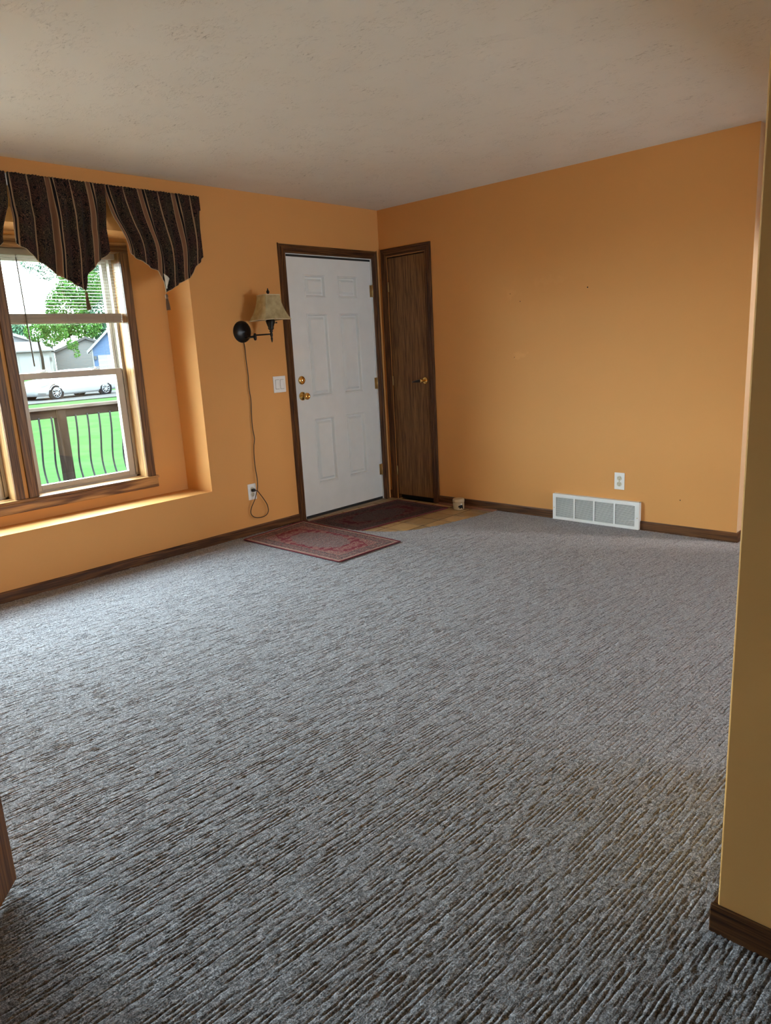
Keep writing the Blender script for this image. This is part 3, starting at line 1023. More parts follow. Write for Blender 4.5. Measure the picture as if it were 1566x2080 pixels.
swag('striped swag valance with tassel at the wall beside the bay corner', (-2.440, -1.788),
     [(2.345, -2.440), (2.19, -2.424), (2.114, -2.400), (2.022, -2.351), (1.968, -2.323), (1.74, -2.20)],
     [(2.353, -1.790), (2.237, -1.806), (2.014, -1.792), (1.974, -1.797), (1.74, -1.86)],
     [(-2.323, 1.968), (-2.207, 1.900), (-2.150, 1.872), (-2.118, 1.800), (-2.104, 1.742), (-2.02, 1.792), (-1.899, 1.852), (-1.875, 1.905), (-1.797, 1.974)], -2.104, 3,
     fold=[(-2.121, 1.857), (-2.085, 1.828), (-2.112, 1.765)])
swag('striped swag valance with tassel hanging over the raised blind', (-2.984, -2.440),
     [(2.334, -2.984), (2.181, -2.988), (2.119, -2.977), (2.018, -2.993), (1.98, -2.985), (1.74, -2.9)],
     [(2.345, -2.440), (2.218, -2.454), (2.164, -2.456), (2.093, -2.469), (2.039, -2.459), (1.969, -2.457), (1.74, -2.5)],
     [(-2.985, 1.985), (-2.915, 1.933), (-2.87, 1.887), (-2.764, 1.812), (-2.704, 1.787), (-2.640, 1.742), (-2.615, 1.828), (-2.565, 1.877), (-2.543, 1.909), (-2.487, 1.943), (-2.457, 1.969)], -2.640, 5)
swag('striped swag valance in front of the oak mullion casings', (-3.535, -2.996),
     [(2.334, -3.535), (2.181, -3.530), (2.018, -3.545), (1.74, -3.45)],
     [(2.339, -2.996), (2.167, -2.994), (2.095, -3.006), (2.037, -3.03), (1.99, -3.072), (1.74, -3.12)],
     [(-3.535, 1.985), (-3.42, 1.90), (-3.26, 1.79), (-3.19, 1.742), (-3.16, 1.86), (-3.10, 1.945), (-3.065, 1.985)], -3.19, 8)

# ------------------------------------------------------------------ swing-arm wall lamp
LC = Vector((0.185, -1.372, 0))
lamp = thing('wall_lamp', (0.0, -1.491, 1.488), 'black swing-arm wall lamp with parchment bell shade and hanging cord', 'lamp')
MB().lathe([(0.077, 0.0), (0.077, 0.004), (0.072, 0.012), (0.058, 0.021), (0.038, 0.028), (0.016, 0.032), (0.010, 0.036), (0.002, 0.037)], (0.0, -1.491, 1.488), (1, 0, 0), 36).build('back_plate', m_black, lamp)
arm = MB()
K = Vector((0.105, -1.458, 1.448))
arm.tube([(0.022, -1.487, 1.448), (0.06, -1.476, 1.448), K], 0.0085, 10)
arm.lathe([(0.004, -0.026), (0.010, -0.020), (0.012, -0.010), (0.012, 0.012), (0.008, 0.016), (0.010, 0.020), (0.004, 0.024)], K, seg=14)
arm.tube([K + Vector((0, 0, 0.010)), (0.145, -1.415, 1.459), (LC.x, LC.y, 1.460)], 0.0055, 10)
arm.build('swing_arm', m_black, lamp)
soc = MB()
soc.lathe([(0.002, 1.402), (0.006, 1.415), (0.0085, 1.432), (0.005, 1.440), (0.009, 1.446), (0.0105, 1.462), (0.007, 1.472), (0.015, 1.478), (0.009, 1.484), (0.017, 1.493), (0.022, 1.500), (0.019, 1.506), (0.026, 1.525), (0.034, 1.552), (0.030, 1.556), (0.026, 1.585)],
          (LC.x, LC.y, 0), seg=20)
soc.build('socket_cup', m_black, lamp)
sw = MB()
sdir = Vector((0.726, 0.687, 0))
sw.tube([Vector((LC.x, LC.y, 1.535)) + sdir * 0.024, Vector((LC.x, LC.y, 1.537)) + sdir * 0.042], 0.003, 8)
sw.lathe([(0.003, 0), (0.006, 0.002), (0.006, 0.006), (0.003, 0.008)], Vector((LC.x, LC.y, 1.537)) + sdir * 0.040, sdir, 10)
sw.build('switch_key', m_black, lamp)
MB().lathe([(0.012, 1.585), (0.020, 1.600), (0.028, 1.625), (0.029, 1.64), (0.022, 1.662), (0.010, 1.674), (0.001, 1.677)], (LC.x, LC.y, 0), seg=18).build('bulb', plain('frosted_bulb', (0.8, 0.8, 0.78), 0.4), lamp)


def shade_pt(u, v):
    # square bell with slightly bowed sides, u around, v 0 bottom .. 1 top
    z = 1.556 + 0.172 * v
    s = 0.058 + (0.106 - 0.058) * (1 - v) ** 1.9
    a = u * 4
    k = int(a) % 4
    f = a - int(a)
    cs = [(1, -1), (1, 1), (-1, 1), (-1, -1)]
    p, q = cs[k], cs[(k + 1) % 4]
    x, y = p[0] + (q[0] - p[0]) * f, p[1] + (q[1] - p[1]) * f
    inb = 1 - 0.03 * math.sin(f * pi)
    ra = math.radians(-6)
    x, y = x * s * inb, y * s * inb
    sag = -0.004 * (1 - v) * math.sin(f * pi) * -1
    return (LC.x + x * math.cos(ra) - y * math.sin(ra), LC.y + x * math.sin(ra) + y * math.cos(ra), z + sag)


b = MB()
NU, NV = 48, 14
vs = [shade_pt(i / NU, j / NV) for j in range(NV + 1) for i in range(NU)]
fs = [(j * NU + i, j * NU + (i + 1) % NU, (j + 1) * NU + (i + 1) % NU, (j + 1) * NU + i) for j in range(NV) for i in range(NU)]
b.add(vs, fs, False)
shd = b.build('shade', m_shade, lamp, solid=0.003)
m_strim = plain('tan_shade_trim', (0.60, 0.50, 0.32), 0.7)
for v in (0.0, 1.0):
    MB().tube([shade_pt(i / NU % 1.0, v) for i in range(NU + 1)], 0.003, 6).build('shade_trim', m_strim, shd)
for k in range(4):
    MB().tube([shade_pt(k / 4, j / 12) for j in range(13)], 0.0022, 6).build('shade_seam', m_shade, shd)
hp = MB()
hp.tube([(LC.x + 0.020, LC.y, 1.58), (LC.x + 0.045, LC.y, 1.63), (LC.x + 0.035, LC.y, 1.70), (LC.x, LC.y, 1.728), (LC.x - 0.035, LC.y, 1.70), (LC.x - 0.045, LC.y, 1.63), (LC.x - 0.020, LC.y, 1.58)], 0.0018, 6)
for k in range(4):
    hp.tube([(LC.x, LC.y, 1.727), Vector(shade_pt(k / 4, 1.0))], 0.0016, 5)
hp.build('harp', m_black, lamp)
MB().lathe([(0.005, 1.726), (0.010, 1.731), (0.006, 1.737), (0.011, 1.744), (0.012, 1.752), (0.006, 1.760), (0.003, 1.772), (0.001, 1.776)], (LC.x, LC.y, 0), seg=14).build('finial', m_black, lamp)
# cord: wavy drop, turn at the outlet, loop, back to the plug
XC = 0.012
pts = [(0.006, -1.487, 1.412), (XC, -1.487, 1.37), (XC + 0.003, -1.489, 1.28), (XC, -1.481, 1.18), (XC + 0.004, -1.489, 1.10), (XC, -1.478, 1.00), (XC + 0.003, -1.487, 0.90),
       (XC + 0.002, -1.489, 0.80), (XC + 0.004, -1.482, 0.72), (XC + 0.004, -1.494, 0.66), (XC + 0.006, -1.502, 0.58), (XC + 0.010, -1.504, 0.50), (XC + 0.016, -1.501, 0.42), (XC + 0.024, -1.510, 0.36), (XC + 0.028, -1.525, 0.325),
       (XC + 0.024, -1.545, 0.27), (XC + 0.016, -1.575, 0.215), (XC + 0.012, -1.585, 0.17), (XC + 0.012, -1.560, 0.135), (XC + 0.012, -1.505, 0.118), (XC + 0.014, -1.450, 0.125), (XC + 0.016, -1.425, 0.155),
       (XC + 0.018, -1.432, 0.205), (XC + 0.022, -1.465, 0.26), (XC + 0.028, -1.500, 0.305), (XC + 0.030, -1.520, 0.330), (XC + 0.022, -1.536, 0.335)]


def smooth(pts, n=6):
    P = [Vector(p) for p in pts]
    out = []
    for i in range(len(P) - 1):
        a, b_, c, d = P[max(i - 1, 0)], P[i], P[i + 1], P[min(i + 2, len(P) - 1)]
        for k in range(n):
            t = k / n
            out.append(0.5 * ((2 * b_) + (c - a) * t + (2 * a - 5 * b_ + 4 * c - d) * t * t + (3 * b_ - a - 3 * c + d) * t ** 3))
    out.append(P[-1])
    return out


cord = MB().tube(smooth(pts), 0.0032, 7).build('cord', m_cord, lamp)
MB().box((0.0075, -1.552, 0.326), (0.034, -1.526, 0.347)).build('plug', m_rubber, cord, bevel=0.004)


# ------------------------------------------------------------------ outlets and switches
def outlet(label, loc, n, t):
    """n = normal of the wall, t = sideways direction"""
    n, t = Vector(n), Vector(t)
    o = thing('wall_outlet', loc, label, 'outlet', 'duplex wall outlets')
    c = Vector(loc)

    def bx(b, s0, s1, z0, z1, d0, d1):
        p = c + t * s0 + n * d0 + Vector((0, 0, z0))
        q = c + t * s1 + n * d1 + Vector((0, 0, z1))
        b.box(p, q)
    b = MB(); bx(b, -0.037, 0.037, -0.060, 0.060, 0.0, 0.006)
    b.build('cover_plate', m_plastic, o, bevel=0.003)
    for zc in (0.0205, -0.0205):
        f = MB()
        prof = [(0.0170, 0.006), (0.0170, 0.0078), (0.0155, 0.0082)]
        f.lathe(prof, c + Vector((0, 0, zc)), n, 20)
        fo = f.build('receptacle', m_cream_pl, o)
        s = MB()
        bx(s, -0.0075, -0.0055, zc - 0.001, zc + 0.008, 0.0076, 0.0086)
        bx(s, 0.0055, 0.0075, zc - 0.001, zc + 0.008, 0.0076, 0.0086)
        bx(s, -0.0022, 0.0022, zc - 0.010, zc - 0.006, 0.0076, 0.0086)
        s.build('slots', m_dark, fo)
    MB().lathe([(0.003, 0.006), (0.003, 0.0072)], c, n, 10).build('screw', m_brass_dull, o)


outlet('white duplex outlet on the far wall above the floor vent', (2.178, 0, 0.328), (0, -1, 0), (1, 0, 0))
outlet('white duplex outlet below the wall lamp with its plug in', (0, -1.540, 0.323), (1, 0, 0), (0, 1, 0))
sp = thing('light_switch', (0, -1.192, 1.094), 'white double rocker light switch beside the entry door', 'light switch')
MB().box((0, -1.251, 1.033), (0.006, -1.133, 1.155)).build('cover_plate', m_plastic, sp, bevel=0.003)
for yc in (-1.215, -1.169):
    r = MB()
    r.prism([(0.006, 1.061), (0.0095, 1.061), (0.0075, 1.094), (0.0105, 1.127), (0.006, 1.127)], yc - 0.0165, yc + 0.0165, lambda p, q, t: (p, t, q))
    r.build('rocker', m_plastic, sp, bevel=0.001)
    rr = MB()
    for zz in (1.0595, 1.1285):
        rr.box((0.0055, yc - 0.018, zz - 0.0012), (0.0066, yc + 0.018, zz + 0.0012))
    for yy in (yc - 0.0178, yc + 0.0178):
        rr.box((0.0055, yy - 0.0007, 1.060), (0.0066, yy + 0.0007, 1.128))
    rr.build('rocker_gap_shade', plain('switch_shadow_gap', (0.25, 0.24, 0.22), 0.7), sp)  # grey strips standing for the shade in the rocker gap

# ------------------------------------------------------------------ return-air vent
vt = thing('floor_vent', (2.005, 0, 0), 'white metal return-air vent grille at the foot of the far wall', 'vent')
x0, x1, z0, z1, yf = 1.673, 2.337, 0.002, 0.196, -0.032
body = MB()
body.box((x0, yf, z1 - 0.004), (x1, 0, z1)).box((x0, yf, z0), (x1, 0, z0 + 0.004)).box((x0, yf, z0), (x0 + 0.004, 0, z1)).box((x1 - 0.004, yf, z0), (x1, 0, z1))
body.build('box_sides', m_metal_white, vt)
MB().box((x0 + 0.004, -0.006, z0 + 0.004), (x1 - 0.004, -0.0005, z1 - 0.004)).build('duct_dark_sheet', m_dark, vt)  # dark sheet in place of the unlit duct behind the louvers
xs = [x0, x0 + 0.026]
inner = x1 - 0.030 - (x0 + 0.026)
secw = (inner - 3 * 0.0125) / 4
secs = []
c = x0 + 0.026
for k in range(4):
    secs.append((c, c + secw))
    c += secw + 0.0125
fp = MB()
for (a, b_, za, zb) in wall_cells((x0, x1), (z0, z1), [(s[0], s[1], z0 + 0.022, z1 - 0.026) for s in secs]):
    fp.box((a, yf - 0.0015, za), (b_, yf, zb))
fp.build('face_plate', m_metal_white, vt)
for s in secs:
    lb = MB()
    n = 19
    for k in range(n):
        zz = z0 + 0.022 + (k + 0.5) * (z1 - 0.026 - z0 - 0.022) / n
        lb.prism([(yf - 0.001, zz - 0.0022), (yf - 0.001, zz - 0.0012), (yf + 0.009, zz + 0.0016), (yf + 0.009, zz + 0.0006)], s[0], s[1], lambda p, q, t: (t, p, q))
    tag(lb.build('louver_bank', m_metal_white, vt), kind='stuff')
for xx in (x0 + 0.011, x1 - 0.012):
    MB().lathe([(0.0038, 0), (0.003, 0.002)], (xx, yf - 0.0015, 0.085 if xx > 2 else 0.09), (0, -1, 0), 10).build('screw', m_brass_dull, vt)


# ------------------------------------------------------------------ rugs
def rug(label, cs, seed, L, Wd, base, dk):
    A, B, C, D = [Vector((x, y, 0)) for x, y in cs]
    rs = np.random.default_rng(seed)
    ph = rs.uniform(0, 6, 4)

    def pt(u, v):
        p = A * (1 - u) * (1 - v) + B * u * (1 - v) + C * u * v + D * (1 - u) * v
        return (p.x, p.y, base + 0.0055 + 0.0010 * math.sin(u * 9 + ph[0]) * math.sin(v * 7 + ph[1]))
    t = thing('rug', ((A + C) / 2).to_tuple()[:2] + (base,), label, 'rug', 'small oriental rugs at the entry')
    pile = MB().grid(pt, 40, 24).build('pile', rug_mat('rug_pattern_%d' % seed, L, Wd, seed, dk), t)
    sk = MB()
    ring = [pt(i / 40, 0) for i in range(40)] + [pt(1, j / 24) for j in range(24)] + [pt(1 - i / 40, 1) for i in range(40)] + [pt(0, 1 - j / 24) for j in range(24)]
    n = len(ring)
    sk.add(ring + [(p[0], p[1], base) for p in ring], [(i, (i + 1) % n, n + (i + 1) % n, n + i) for i in range(n)])
    sk.tube(ring + [ring[0]], 0.0035, 6)
    sk.build('bound_edge', plain('burgundy_binding', (0.13, 0.012, 0.022), 0.8), t)
    return t


rug('burgundy oriental rug lying on the grey carpet by the wall', [(0.105, -1.728), (1.108, -1.722), (1.122, -1.146), (0.045, -1.102)], 2, 1.03, 0.60, 0.003, 1.15)
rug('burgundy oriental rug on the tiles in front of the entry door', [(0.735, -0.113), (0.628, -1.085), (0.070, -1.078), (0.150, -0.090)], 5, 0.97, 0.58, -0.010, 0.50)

# ------------------------------------------------------------------ little ceramic jar by the closet
jar = thing('ceramic_jar', (0.838, -0.098, -0.010), 'small cream ceramic jar with dark emblem beside the closet door', 'jar')
m_jar = plain('cream_ceramic', (0.50, 0.38, 0.23), 0.35, var=0.12)
MB().lathe([(0.036, 0.0), (0.043, 0.004), (0.046, 0.020), (0.0465, 0.052), (0.046, 0.060), (0.042, 0.062)], (0.838, -0.098, -0.010), seg=28).build('body', m_jar, jar)
MB().lathe([(0.042, 0.062), (0.0475, 0.064), (0.0485, 0.070), (0.0480, 0.086), (0.044, 0.092), (0.030, 0.093)], (0.838, -0.098, -0.010), seg=28).build('lid', m_jar, jar)
em = MB()
ce = Vector((0.838, -0.098, 0))
vd = Vector((CAM.x - ce.x, CAM.y - ce.y, 0)).normalized()
base_a = math.atan2(vd.y, vd.x) + 0.30


def onjar(a, z, r=0.0468):
    return (ce.x + r * math.cos(base_a + a), ce.y + r * math.sin(base_a + a), z)


def decal(outline):
    vs = [onjar(a, z) for a, z in outline] + [onjar(a, z, 0.0485) for a, z in outline]
    n = len(outline)
    return em.add(vs, [tuple(range(n, 2 * n))] + [(i, (i + 1) % n, n + (i + 1) % n, n + i) for i in range(n)])


decal([(-0.45, 0.018), (-0.30, 0.030), (0.0, 0.034), (0.15, 0.040), (0.35, 0.040), (0.45, 0.028), (0.55, 0.004), (0.35, 0.002), (0.25, 0.012), (0.05, 0.008), (-0.15, 0.004), (-0.20, 0.016)])
em.build('emblem', m_dark, jar)
MB().lathe([(0.004, 0.0), (0.0065, 0.002), (0.004, 0.005)], onjar(0.18, 0.041, 0.047), (vd.x, vd.y, 0.2), 10).build('emblem_highlight', m_plastic, jar)

# ------------------------------------------------------------------ side-room lamp that lights the hall corner
sl_ = thing('ceiling_lamp', (4.95, 0.75, H), 'round flush ceiling lamp in the side room off the hall', 'lamp')
MB().lathe([(0.13, 0.0), (0.14, -0.02), (0.13, -0.03)], (4.95, 0.75, H), seg=24).build('canopy', m_metal_white, sl_)
em_ = NT('lit_lamp_glass')
em_.base((0.9, 0.9, 0.85), 0.4)
em_.b.inputs['Emission Color'].default_value = (1.0, 0.97, 0.90, 1)
em_.b.inputs['Emission Strength'].default_value = 6.0
MB().lathe([(0.12, -0.03), (0.125, -0.06), (0.10, -0.10), (0.05, -0.12), (0.005, -0.125)], (4.95, 0.75, H), seg=24).build('bowl', em_.m, sl_)
pl = bpy.data.lights.new('bulb_light', 'POINT')
pl.energy = 75
pl.shadow_soft_size = 0.1
pl.color = (1.0, 0.97, 0.90)
po = bpy.data.objects.new('bulb_light', pl)
COL.objects.link(po)
po.location = (4.95, 0.75, H - 0.20)

# ================================================================== outdoors
m_grass = None
t = NT('lawn_grass')
co = t.coord()
g = t.ramp(t.noise(co, 1.6, 4, 0.65), [(0.35, 0.0), (0.65, 1.0)])
g2 = t.noise(co, 30.0, 3, 0.7)
c = t.mix(g, (0.0105, 0.0255, 0.0075), (0.0165, 0.0340, 0.0118))
c = t.mix(t.math('MULTIPLY', g2, 0.5), c, (0.0185, 0.0365, 0.0130))
t.bump(g2, 0.6, 0.02)
m_grass = t.base(c, 0.95, spec=0.0)
m_conc = plain('pale_concrete', (0.0264, 0.0257, 0.0251), 0.9, var=0.1, spec=0.0)


def ground_z(x):
    return float(np.interp(x, [-170, -60, -25, -1, 0], [0.0, 0.0, -0.16, -0.45, -0.45]))


gm = MB()
xs_ = [-0.6, -4, -8, -14, -20, -25, -32, -45, -60, -90, -170]
gm.grid(lambda u, v: (np.interp(u * 10, range(11), xs_), -40 + 190 * v, ground_z(np.interp(u * 10, range(11), xs_))), 10, 20)
tag(gm.build('ground_lawn', m_grass), 'bright green front lawn beyond the deck railing', 'lawn', kind='structure')
dv_ = MB()
dv_.grid(lambda u, v: (-25.6 - 6.5 * u - 0.0 * v, -6 + 40 * v + 0, ground_z(-25.6 - 6.5 * u) + 0.03), 6, 4)
dv_.build('driveway', m_conc, None, solid=0.02)
tag(bpy.data.objects['driveway'], 'pale concrete drive under the white car', 'driveway', kind='structure')

# deck with railing
m_deck = wood('weathered_deck_wood', (0.0049, 0.0034, 0.0027), (0.0149, 0.0109, 0.0089), 1, scale=1.2, spec=0.0, rough=0.9)
m_deck_v = wood('weathered_deck_post', (0.0049, 0.0034, 0.0027), (0.0149, 0.0109, 0.0089), 2, scale=1.2, spec=0.0, rough=0.9)
m_deck_top = wood('pale_deck_cap', (0.0244, 0.0182, 0.0152), (0.0515, 0.0439, 0.0379), 1, scale=1.2, spec=0.0, rough=0.9)  # cap rail wood, paler than the rails and posts
deck = tag(MB().box((-3.45, -6.0, -0.16), (-0.52, 3.4, -0.11)).build('deck_platform', m_deck), 'wooden deck platform outside the bay window', 'deck', kind='structure')
rail = thing('deck_railing', (-3.4, -1.0, -0.11), 'weathered wood deck railing with curved black balusters', 'railing')
MB().box((-3.48, -6.0, 0.872), (-3.33, 3.4, 0.905)).build('cap_rail', m_deck_top, rail, bevel=0.004)
MB().box((-3.40, -6.0, 0.785), (-3.362, 3.4, 0.872)).build('top_rail', m_deck, rail, bevel=0.003)
MB().box((-3.40, -6.0, -0.02), (-3.362, 3.4, 0.065)).build('bottom_rail', m_deck, rail, bevel=0.003)
for py in (-3.26, -1.46, 0.34, 2.14):
    MB().box((-3.445, py - 0.05, -0.11), (-3.345, py + 0.05, 0.872)).build('post', m_deck_v, rail, bevel=0.004)
bb = MB()
bp_ = [(0, 0, 0.80), (0, 0, 0.72), (-0.008, 0, 0.62), (-0.030, 0, 0.50), (-0.058, 0, 0.38), (-0.070, 0, 0.28), (-0.055, 0, 0.18), (-0.02, 0, 0.09), (0, 0, 0.04)]
bb.tube(smooth(bp_, 4), 0.0105, 8)
me_bal = bb.mesh('baluster', plain('black_iron_baluster', (0.004, 0.0045, 0.005), 0.6, spec=0.1))
y = -4.1
for k in range(36):
    y = -3.13 + 0.129 * k - 0.52
    if min(abs(y - py) for py in (-3.26, -1.46, 0.34, 2.14)) < 0.07:
        continue
    if y < 1.2:
        inst('baluster', me_bal, (-3.355, y + 0.018, 0), rail)

# ------------------------------------------------------------------ white car
m_carp = plain('white_car_paint', (0.0660, 0.0673, 0.0693), 0.4, var=0.01, spec=0.25)
m_tyre = plain('tyre_rubber', (0.003, 0.0033, 0.004), 0.9, spec=0.0)
m_rim = plain('silver_alloy', (0.0330, 0.0343, 0.0370), 0.5, 0.0)
m_carglass = plain('dark_car_glass', (0.006, 0.007, 0.009), 0.3, spec=0.1)
A = Vector((-27.5, 8.57)); Bp = Vector((-28.25, 11.16))
dirc = (Bp - A).normalized()          # front wheel to rear wheel
nrc = Vector((dirc.y, -dirc.x))       # towards the house
GZ = -0.14
car = thing('car', (A.x, A.y, GZ), 'white sedan parked on the drive behind the deck railing', 'car')


def C(s, w_, z):
    """s metres behind the front axle, w_ metres inwards from the wheel face plane (negative = towards viewer)"""
    p = A + dirc * s - nrc * w_
    return (p.x, p.y, GZ + z)


st_ = [(-0.92, 0.40, 0.58, 0.62, 0.35), (-0.86, 0.22, 0.62, 0.68, 0.16), (-0.6, 0.19, 0.68, 0.76, 0.04), (-0.2, 0.20, 0.76, 0.85, 0.0), (0.35, 0.20, 0.85, 0.92, -0.01), (0.75, 0.20, 0.90, 0.98, -0.02),
       (1.45, 0.20, 0.92, 1.24, -0.02), (2.2, 0.20, 0.94, 1.27, -0.02), (2.8, 0.21, 0.95, 1.20, -0.01), (3.35, 0.24, 0.96, 1.02, 0.02), (3.65, 0.30, 0.92, 0.98, 0.10), (3.75, 0.42, 0.76, 0.82, 0.25)]
ring = []
CWID = 1.80
for (s, zb, zbelt, ztp, ins) in st_:
    ins2 = ins + (0.22 if ztp - zbelt > 0.2 else 0.12)
    half = [(ins + 0.06, zb), (ins, zb + 0.10), (ins - 0.03, (zb + zbelt) / 2), (ins, zbelt), (ins2, ztp - 0.03), (ins2 + 0.15, ztp)]
    full = half + [(CWID - a, z) for a, z in half[::-1]]
    ring.append([C(s, a, z) for a, z in full])
cb = MB()
n = len(ring[0])
vs = [p for r in ring for p in r]
fs = [(i * n + k, i * n + (k + 1) % n, (i + 1) * n + (k + 1) % n, (i + 1) * n + k) for i in range(len(ring) - 1) for k in range(n)]
fs += [tuple(range(n))[::-1], tuple((len(ring) - 1) * n + k for k in range(n))]
cb.add(vs, fs, True)
cb.build('body', m_carp, car)
gl_ = MB()
gl_.add([C(1.0, 0.06, 0.97), C(2.95, 0.05, 0.99), C(2.6, 0.15, 1.17), C(1.5, 0.15, 1.19)], [(0, 1, 2, 3)])
gl_.build('side_glass', m_carglass, car, solid=0.02)
MB().add([C(-0.72, -0.02, 0.60), C(-0.30, -0.035, 0.70), C(-0.34, -0.03, 0.78), C(-0.74, 0.00, 0.68)], [(0, 1, 2, 3)]).build('headlight', plain('headlight_lens', (0.05, 0.055, 0.06), 0.3, spec=0.1), car, solid=0.02)
nv3 = Vector((nrc.x, nrc.y, 0))
for s in (0.0, 2.70):
    for w_ in (0.0, CWID):
        sg = 1 if w_ == 0 else -1
        cc = Vector(C(s, w_ , 0.325))
        MB().lathe([(0.36, -0.10), (0.375, 0.012), (0.37, 0.016)], cc, nv3 * sg, 28).build('wheel_arch', m_tyre, car)
        wh = MB().lathe([(0.22, -0.20), (0.305, -0.19), (0.322, -0.12), (0.322, -0.02), (0.305, 0.030), (0.225, 0.036), (0.220, 0.020)], cc, nv3 * sg, 28).build('wheel', m_tyre, car)
        rm = MB().lathe([(0.225, 0.020), (0.222, 0.040), (0.205, 0.040), (0.200, 0.024)], cc, nv3 * sg, 28, cap=False)
        rm.lathe([(0.05, 0.01), (0.05, 0.046), (0.03, 0.050)], cc, nv3 * sg, 14)
        tv = Vector((dirc.x, dirc.y, 0))
        for k in range(10):
            a = 2 * pi * k / 10
            d_ = tv * math.cos(a) + Vector((0, 0, 1)) * math.sin(a)
            rm.tube([cc + d_ * 0.04 + nv3 * sg * 0.040, cc + d_ * 0.21 + nv3 * sg * 0.032], [0.018, 0.020], 6)
        rm.build('rim', m_rim, wh)
        MB().lathe([(0.20, 0.008), (0.20, 0.012)], cc, nv3 * sg, 24).build('spoke_shade_disc', m_dark, wh)  # dark disc standing for the shade behind the spokes
MB().add([C(-0.88, 0.05, 0.30), C(-0.55, -0.02, 0.26), C(-0.55, -0.02, 0.33), C(-0.88, 0.05, 0.36)], [(0, 1, 2, 3)]).build('fog_lamp_slot', m_dark, car, solid=0.015)


# ------------------------------------------------------------------ houses across the street
def siding(name, col, pitch=0.16):
    t = NT(name)
    tc = t.n('ShaderNodeTexCoord')
    s = t.n('ShaderNodeSeparateXYZ')
    t.l(tc.outputs['Object'], s.inputs[0])
    f = t.math('FRACT', t.math('DIVIDE', s.outputs[2], pitch))
    h = t.ramp(f, [(0.0, 1.0), (0.9, 0.45), (0.94, 0.0), (1.0, 0.0)])
    t.bump(h, 0.9, 0.05)
    c = t.mix(t.math('GREATER_THAN', f, 0.90), col, tuple(x * 0.55 for x in col))
    return t.base(c, 0.8, spec=0.05)


m_sid_l = siding('pale_grey_siding', (0.0396, 0.0396, 0.0415))
m_sid_m = siding('tan_siding', (0.0338, 0.0338, 0.0327))
m_sid_b = siding('blue_siding', (0.0169, 0.0277, 0.0490))
m_cream = plain('cream_garage_paint', (0.0554, 0.0554, 0.0508), 0.8, var=0.02, spec=0.05)
m_trimw = plain('white_house_trim', (0.0561, 0.0561, 0.0561), 0.8, var=0.02, spec=0.05)
m_roofp = plain('pale_shingle_roof', (0.0409, 0.0396, 0.0383), 0.9, var=0.12, spec=0.0)
m_roofd = plain('grey_shingle_roof', (0.02, 0.02, 0.02), 0.9, var=0.2, spec=0.0)


GV = Vector((-0.89996, 0.43598, 0))     # direction from the window towards the houses
LV = Vector((0.43598, 0.89996, 0))
O2 = Vector((CAM.x, CAM.y, 0))
FACE = math.atan2(-GV.y, -GV.x)


def far(D, s_, z):
    p = O2 + GV * D + LV * s_
    return (p.x, p.y, z)


def gable_house(name, label, D, ya, yb, yc, depth, eave, peak, ov, mat, roofm, zb=0.0, rake=None):
    """house turned to face the street bend: local x towards the viewer, y along the front"""
    h = thing(name, far(D, 0, 0), label, 'house')
    h.rotation_euler = (0, 0, FACE)
    er = peak - (peak - eave) * (yb - yc) / (yc - ya)
    MB().prism([(ya, zb), (yb, zb), (yb, er), (yc, peak - 0.12), (ya, eave)], 0, -depth, lambda p, q, t: (t, p, q)).build('walls', mat, h, local=True)
    sl = (peak - eave) / (yc - ya)
    for sg in (-1, 1):
        ye = ya - ov if sg < 0 else yb + ov
        ze = peak - sl * abs(ye - yc)
        MB().prism([(yc, peak), (ye, ze), (ye, ze - 0.16), (yc, peak - 0.16)], 0.30, -depth - 0.3, lambda p, q, t: (t, p, q)).build('roof', roofm, h, local=True)
        MB().prism([(yc, peak + 0.05), (ye, ze + 0.05), (ye, ze - 0.30), (yc, peak - 0.30)], 0.36, 0.30, lambda p, q, t: (t, p, q)).build('rake_board', rake or m_trimw, h, local=True)
    return h


hb = gable_house('house', 'blue house with white gable trim and white garage door', 90, -0.79, 3.17, 1.19, 9, 3.21, 5.08, 0.52, m_sid_b, m_roofd)
gd = MB().box((0, -0.22, 0.0), (0.06, 2.6, 2.22)).build('garage_door', m_trimw, hb, local=True)
for k in range(3):
    MB().box((0.06, -0.22, 0.55 * (k + 1) - 0.012), (0.07, 2.6, 0.55 * (k + 1) + 0.012)).build('panel_joint', m_vinyl, gd, local=True)
MB().box((0, -0.79, 0.0), (0.1, -0.68, 3.2)).build('corner_board', m_trimw, hb, local=True)
MB().box((0.02, -0.62, 1.75), (0.2, -0.36, 2.15)).build('wall_lantern', m_dark, hb, local=True)
gable_house('house', 'tan sided house between the blue house and the garage', 107, -5.6, 2.5, -1.53, 8, 3.25, 4.92, 0.3, m_sid_m, m_roofd, rake=m_roofd)
hl = gable_house('house', 'pale house with a gabled end and cream garage', 98, -14.4, -5.6, -10.0, 8, 3.97, 5.6, 0.3, m_sid_l, m_roofp)
MB().box((-0.0, -14.0, 0.0), (6.0, -5.15, 3.19)).build('garage_block', m_cream, hl, local=True)
MB().add([(6.5, -14.5, 3.12), (6.5, -4.95, 3.12), (1.0, -6.2, 4.3), (1.0, -14.5, 4.3), (6.5, -14.5, 2.98), (6.5, -4.95, 2.98), (0.2, -4.95, 2.98), (0.2, -14.5, 2.98)],
         [(0, 1, 2, 3), (0, 4, 5, 1), (1, 5, 6, 2), (2, 6, 7, 3), (3, 7, 4, 0), (4, 7, 6, 5)]).build('garage_roof', m_roofp, hl, local=True)
for (a, b_) in ((-8.55, -6.48), (-6.36, -5.4)):
    MB().box((6.0, a, 0.0), (6.06, b_, 2.5)).build('garage_door', m_trimw, hl, local=True)
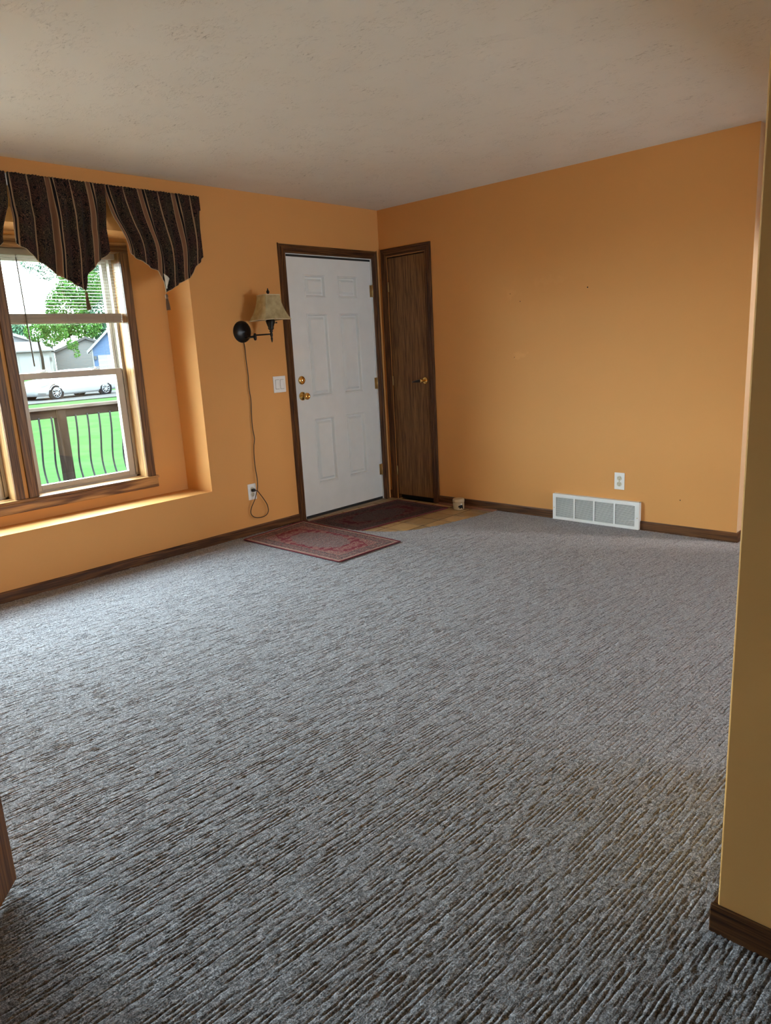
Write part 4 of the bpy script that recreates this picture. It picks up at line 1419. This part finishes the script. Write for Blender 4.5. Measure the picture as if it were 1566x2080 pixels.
MB().box((6.0, -5.36, 1.9), (6.15, -5.2, 2.3)).build('wall_lantern', m_dark, hl, local=True)


# ------------------------------------------------------------------ trees
def leafmat(name, a, b):
    t = NT(name)
    n_ = t.noise(t.coord(), 2.5, 2)
    c = t.mix(n_, a, b)
    m = t.base(c, 0.9, spec=0.0)
    t.b.inputs['Transmission Weight'].default_value = 0.0
    return m


m_leaf1 = leafmat('bright_leaves', (0.0090, 0.0269, 0.0056), (0.0247, 0.0561, 0.0112))
m_leaf2 = leafmat('blue_green_leaves', (0.0111, 0.0305, 0.0166), (0.0277, 0.0554, 0.0332))
m_bark = plain('grey_bark', (0.006, 0.005, 0.004), 0.9, var=0.3, spec=0.0)
m_bloom = plain('white_blossom', (0.0462, 0.0436, 0.0396), 0.9, spec=0.0)


def tree(name, label, base, blobs, n, size, mat, seed, trunk=True):
    t = thing(name, base, label, 'tree', 'trees across the street')
    rs = np.random.default_rng(seed)
    vs, fs = [], []
    tot = sum(b[3] * b[4] * b[5] for b in blobs)
    for (cx, cy, cz, rx, ry, rz) in blobs:
        m = max(30, int(n * rx * ry * rz / tot))
        d = rs.normal(size=(m, 3)); d /= np.linalg.norm(d, axis=1)[:, None]
        rad = rs.uniform(0.35, 1.0, m) ** 0.5
        P = d * rad[:, None] * np.array([rx, ry, rz]) + np.array([cx, cy, cz])
        for p in P:
            a = rs.normal(size=3); a /= np.linalg.norm(a)
            b = np.cross(a, rs.normal(size=3)); b /= np.linalg.norm(b)
            s = size * rs.uniform(0.6, 1.3)
            o = len(vs)
            vs += [tuple(p + a * s), tuple(p + b * s * 0.55), tuple(p - a * s), tuple(p - b * s * 0.55)]
            fs.append((o, o + 1, o + 2, o + 3))
    b = MB().add(vs, fs)
    tag(b.build('foliage', mat, t), kind='stuff')
    if trunk:
        cx, cy, cz = blobs[0][:3]
        MB().tube([base, ((base[0] + cx) / 2, (base[1] + cy) / 2 + 0.1, (base[2] + cz) / 2), (cx, cy, cz)], [0.12, 0.10, 0.05], 9).build('trunk', m_bark, t)


def blobs_at(D, L):
    return [far(D, a, z) + r for (a, z, r) in L]


def grow(name, label, D, s0, L, n, size, mat, seed, trunk=True):
    tree(name, label, far(D, s0, 0.0), blobs_at(D, L), n, size, mat, seed, trunk)


grow('leafy_tree', 'tall bright green tree rising behind the tan house', 117, -4.0, [(-3.6, 9.0, (3, 3.0, 3.6)), (-1.5, 12.5, (3, 3.2, 3.4)), (-5.6, 6.4, (2, 2.4, 1.9)), (-1.6, 6.6, (2, 2.6, 1.8))], 15000, 0.19, m_leaf1, 11)
grow('leafy_tree', 'broad blue-green tree rising behind the blue house', 128, 2.0, [(2.0, 9.0, (3, 4.0, 5.0)), (1.0, 14.5, (3, 3.4, 3.4)), (0.5, 6.8, (2, 3.2, 2.2))], 15000, 0.20, m_leaf2, 12)
grow('leafy_tree', 'airy green tree against the white sky above the garage', 140, -3.5, [(-8.8, 18.6, (1.6, 1.8, 1.9)), (-6.6, 17.0, (1.8, 1.6, 1.5))], 1100, 0.19, m_leaf2, 13)
grow('leafy_tree', 'low spreading tree behind the pale house roof', 118, -11.5, [(-12.6, 6.4, (2, 2.8, 2.0)), (-10.4, 6.0, (2, 1.7, 1.9))], 7000, 0.18, m_leaf2, 14)
grow('street_tree', 'nearer leafy tree drooping over the tan siding', 62, -4.2, [(-4.3, 3.9, (0.9, 0.9, 0.75)), (-3.3, 4.3, (1.0, 0.9, 0.5)), (-3.4, 3.1, (0.7, 0.55, 0.35)), (-1.9, 2.85, (0.5, 0.5, 0.45)), (-1.65, 2.2, (0.3, 0.26, 0.45)), (-2.6, 3.7, (0.6, 0.6, 0.5))], 6500, 0.07, m_leaf1, 15)
tree('clipped_shrub', 'dark clipped shrub beside the car nose', (-31.0, 8.2, -0.05), [(-31.0, 8.2, 0.45, 0.4, 0.45, 0.5)], 500, 0.07, m_leaf2, 16, trunk=False)
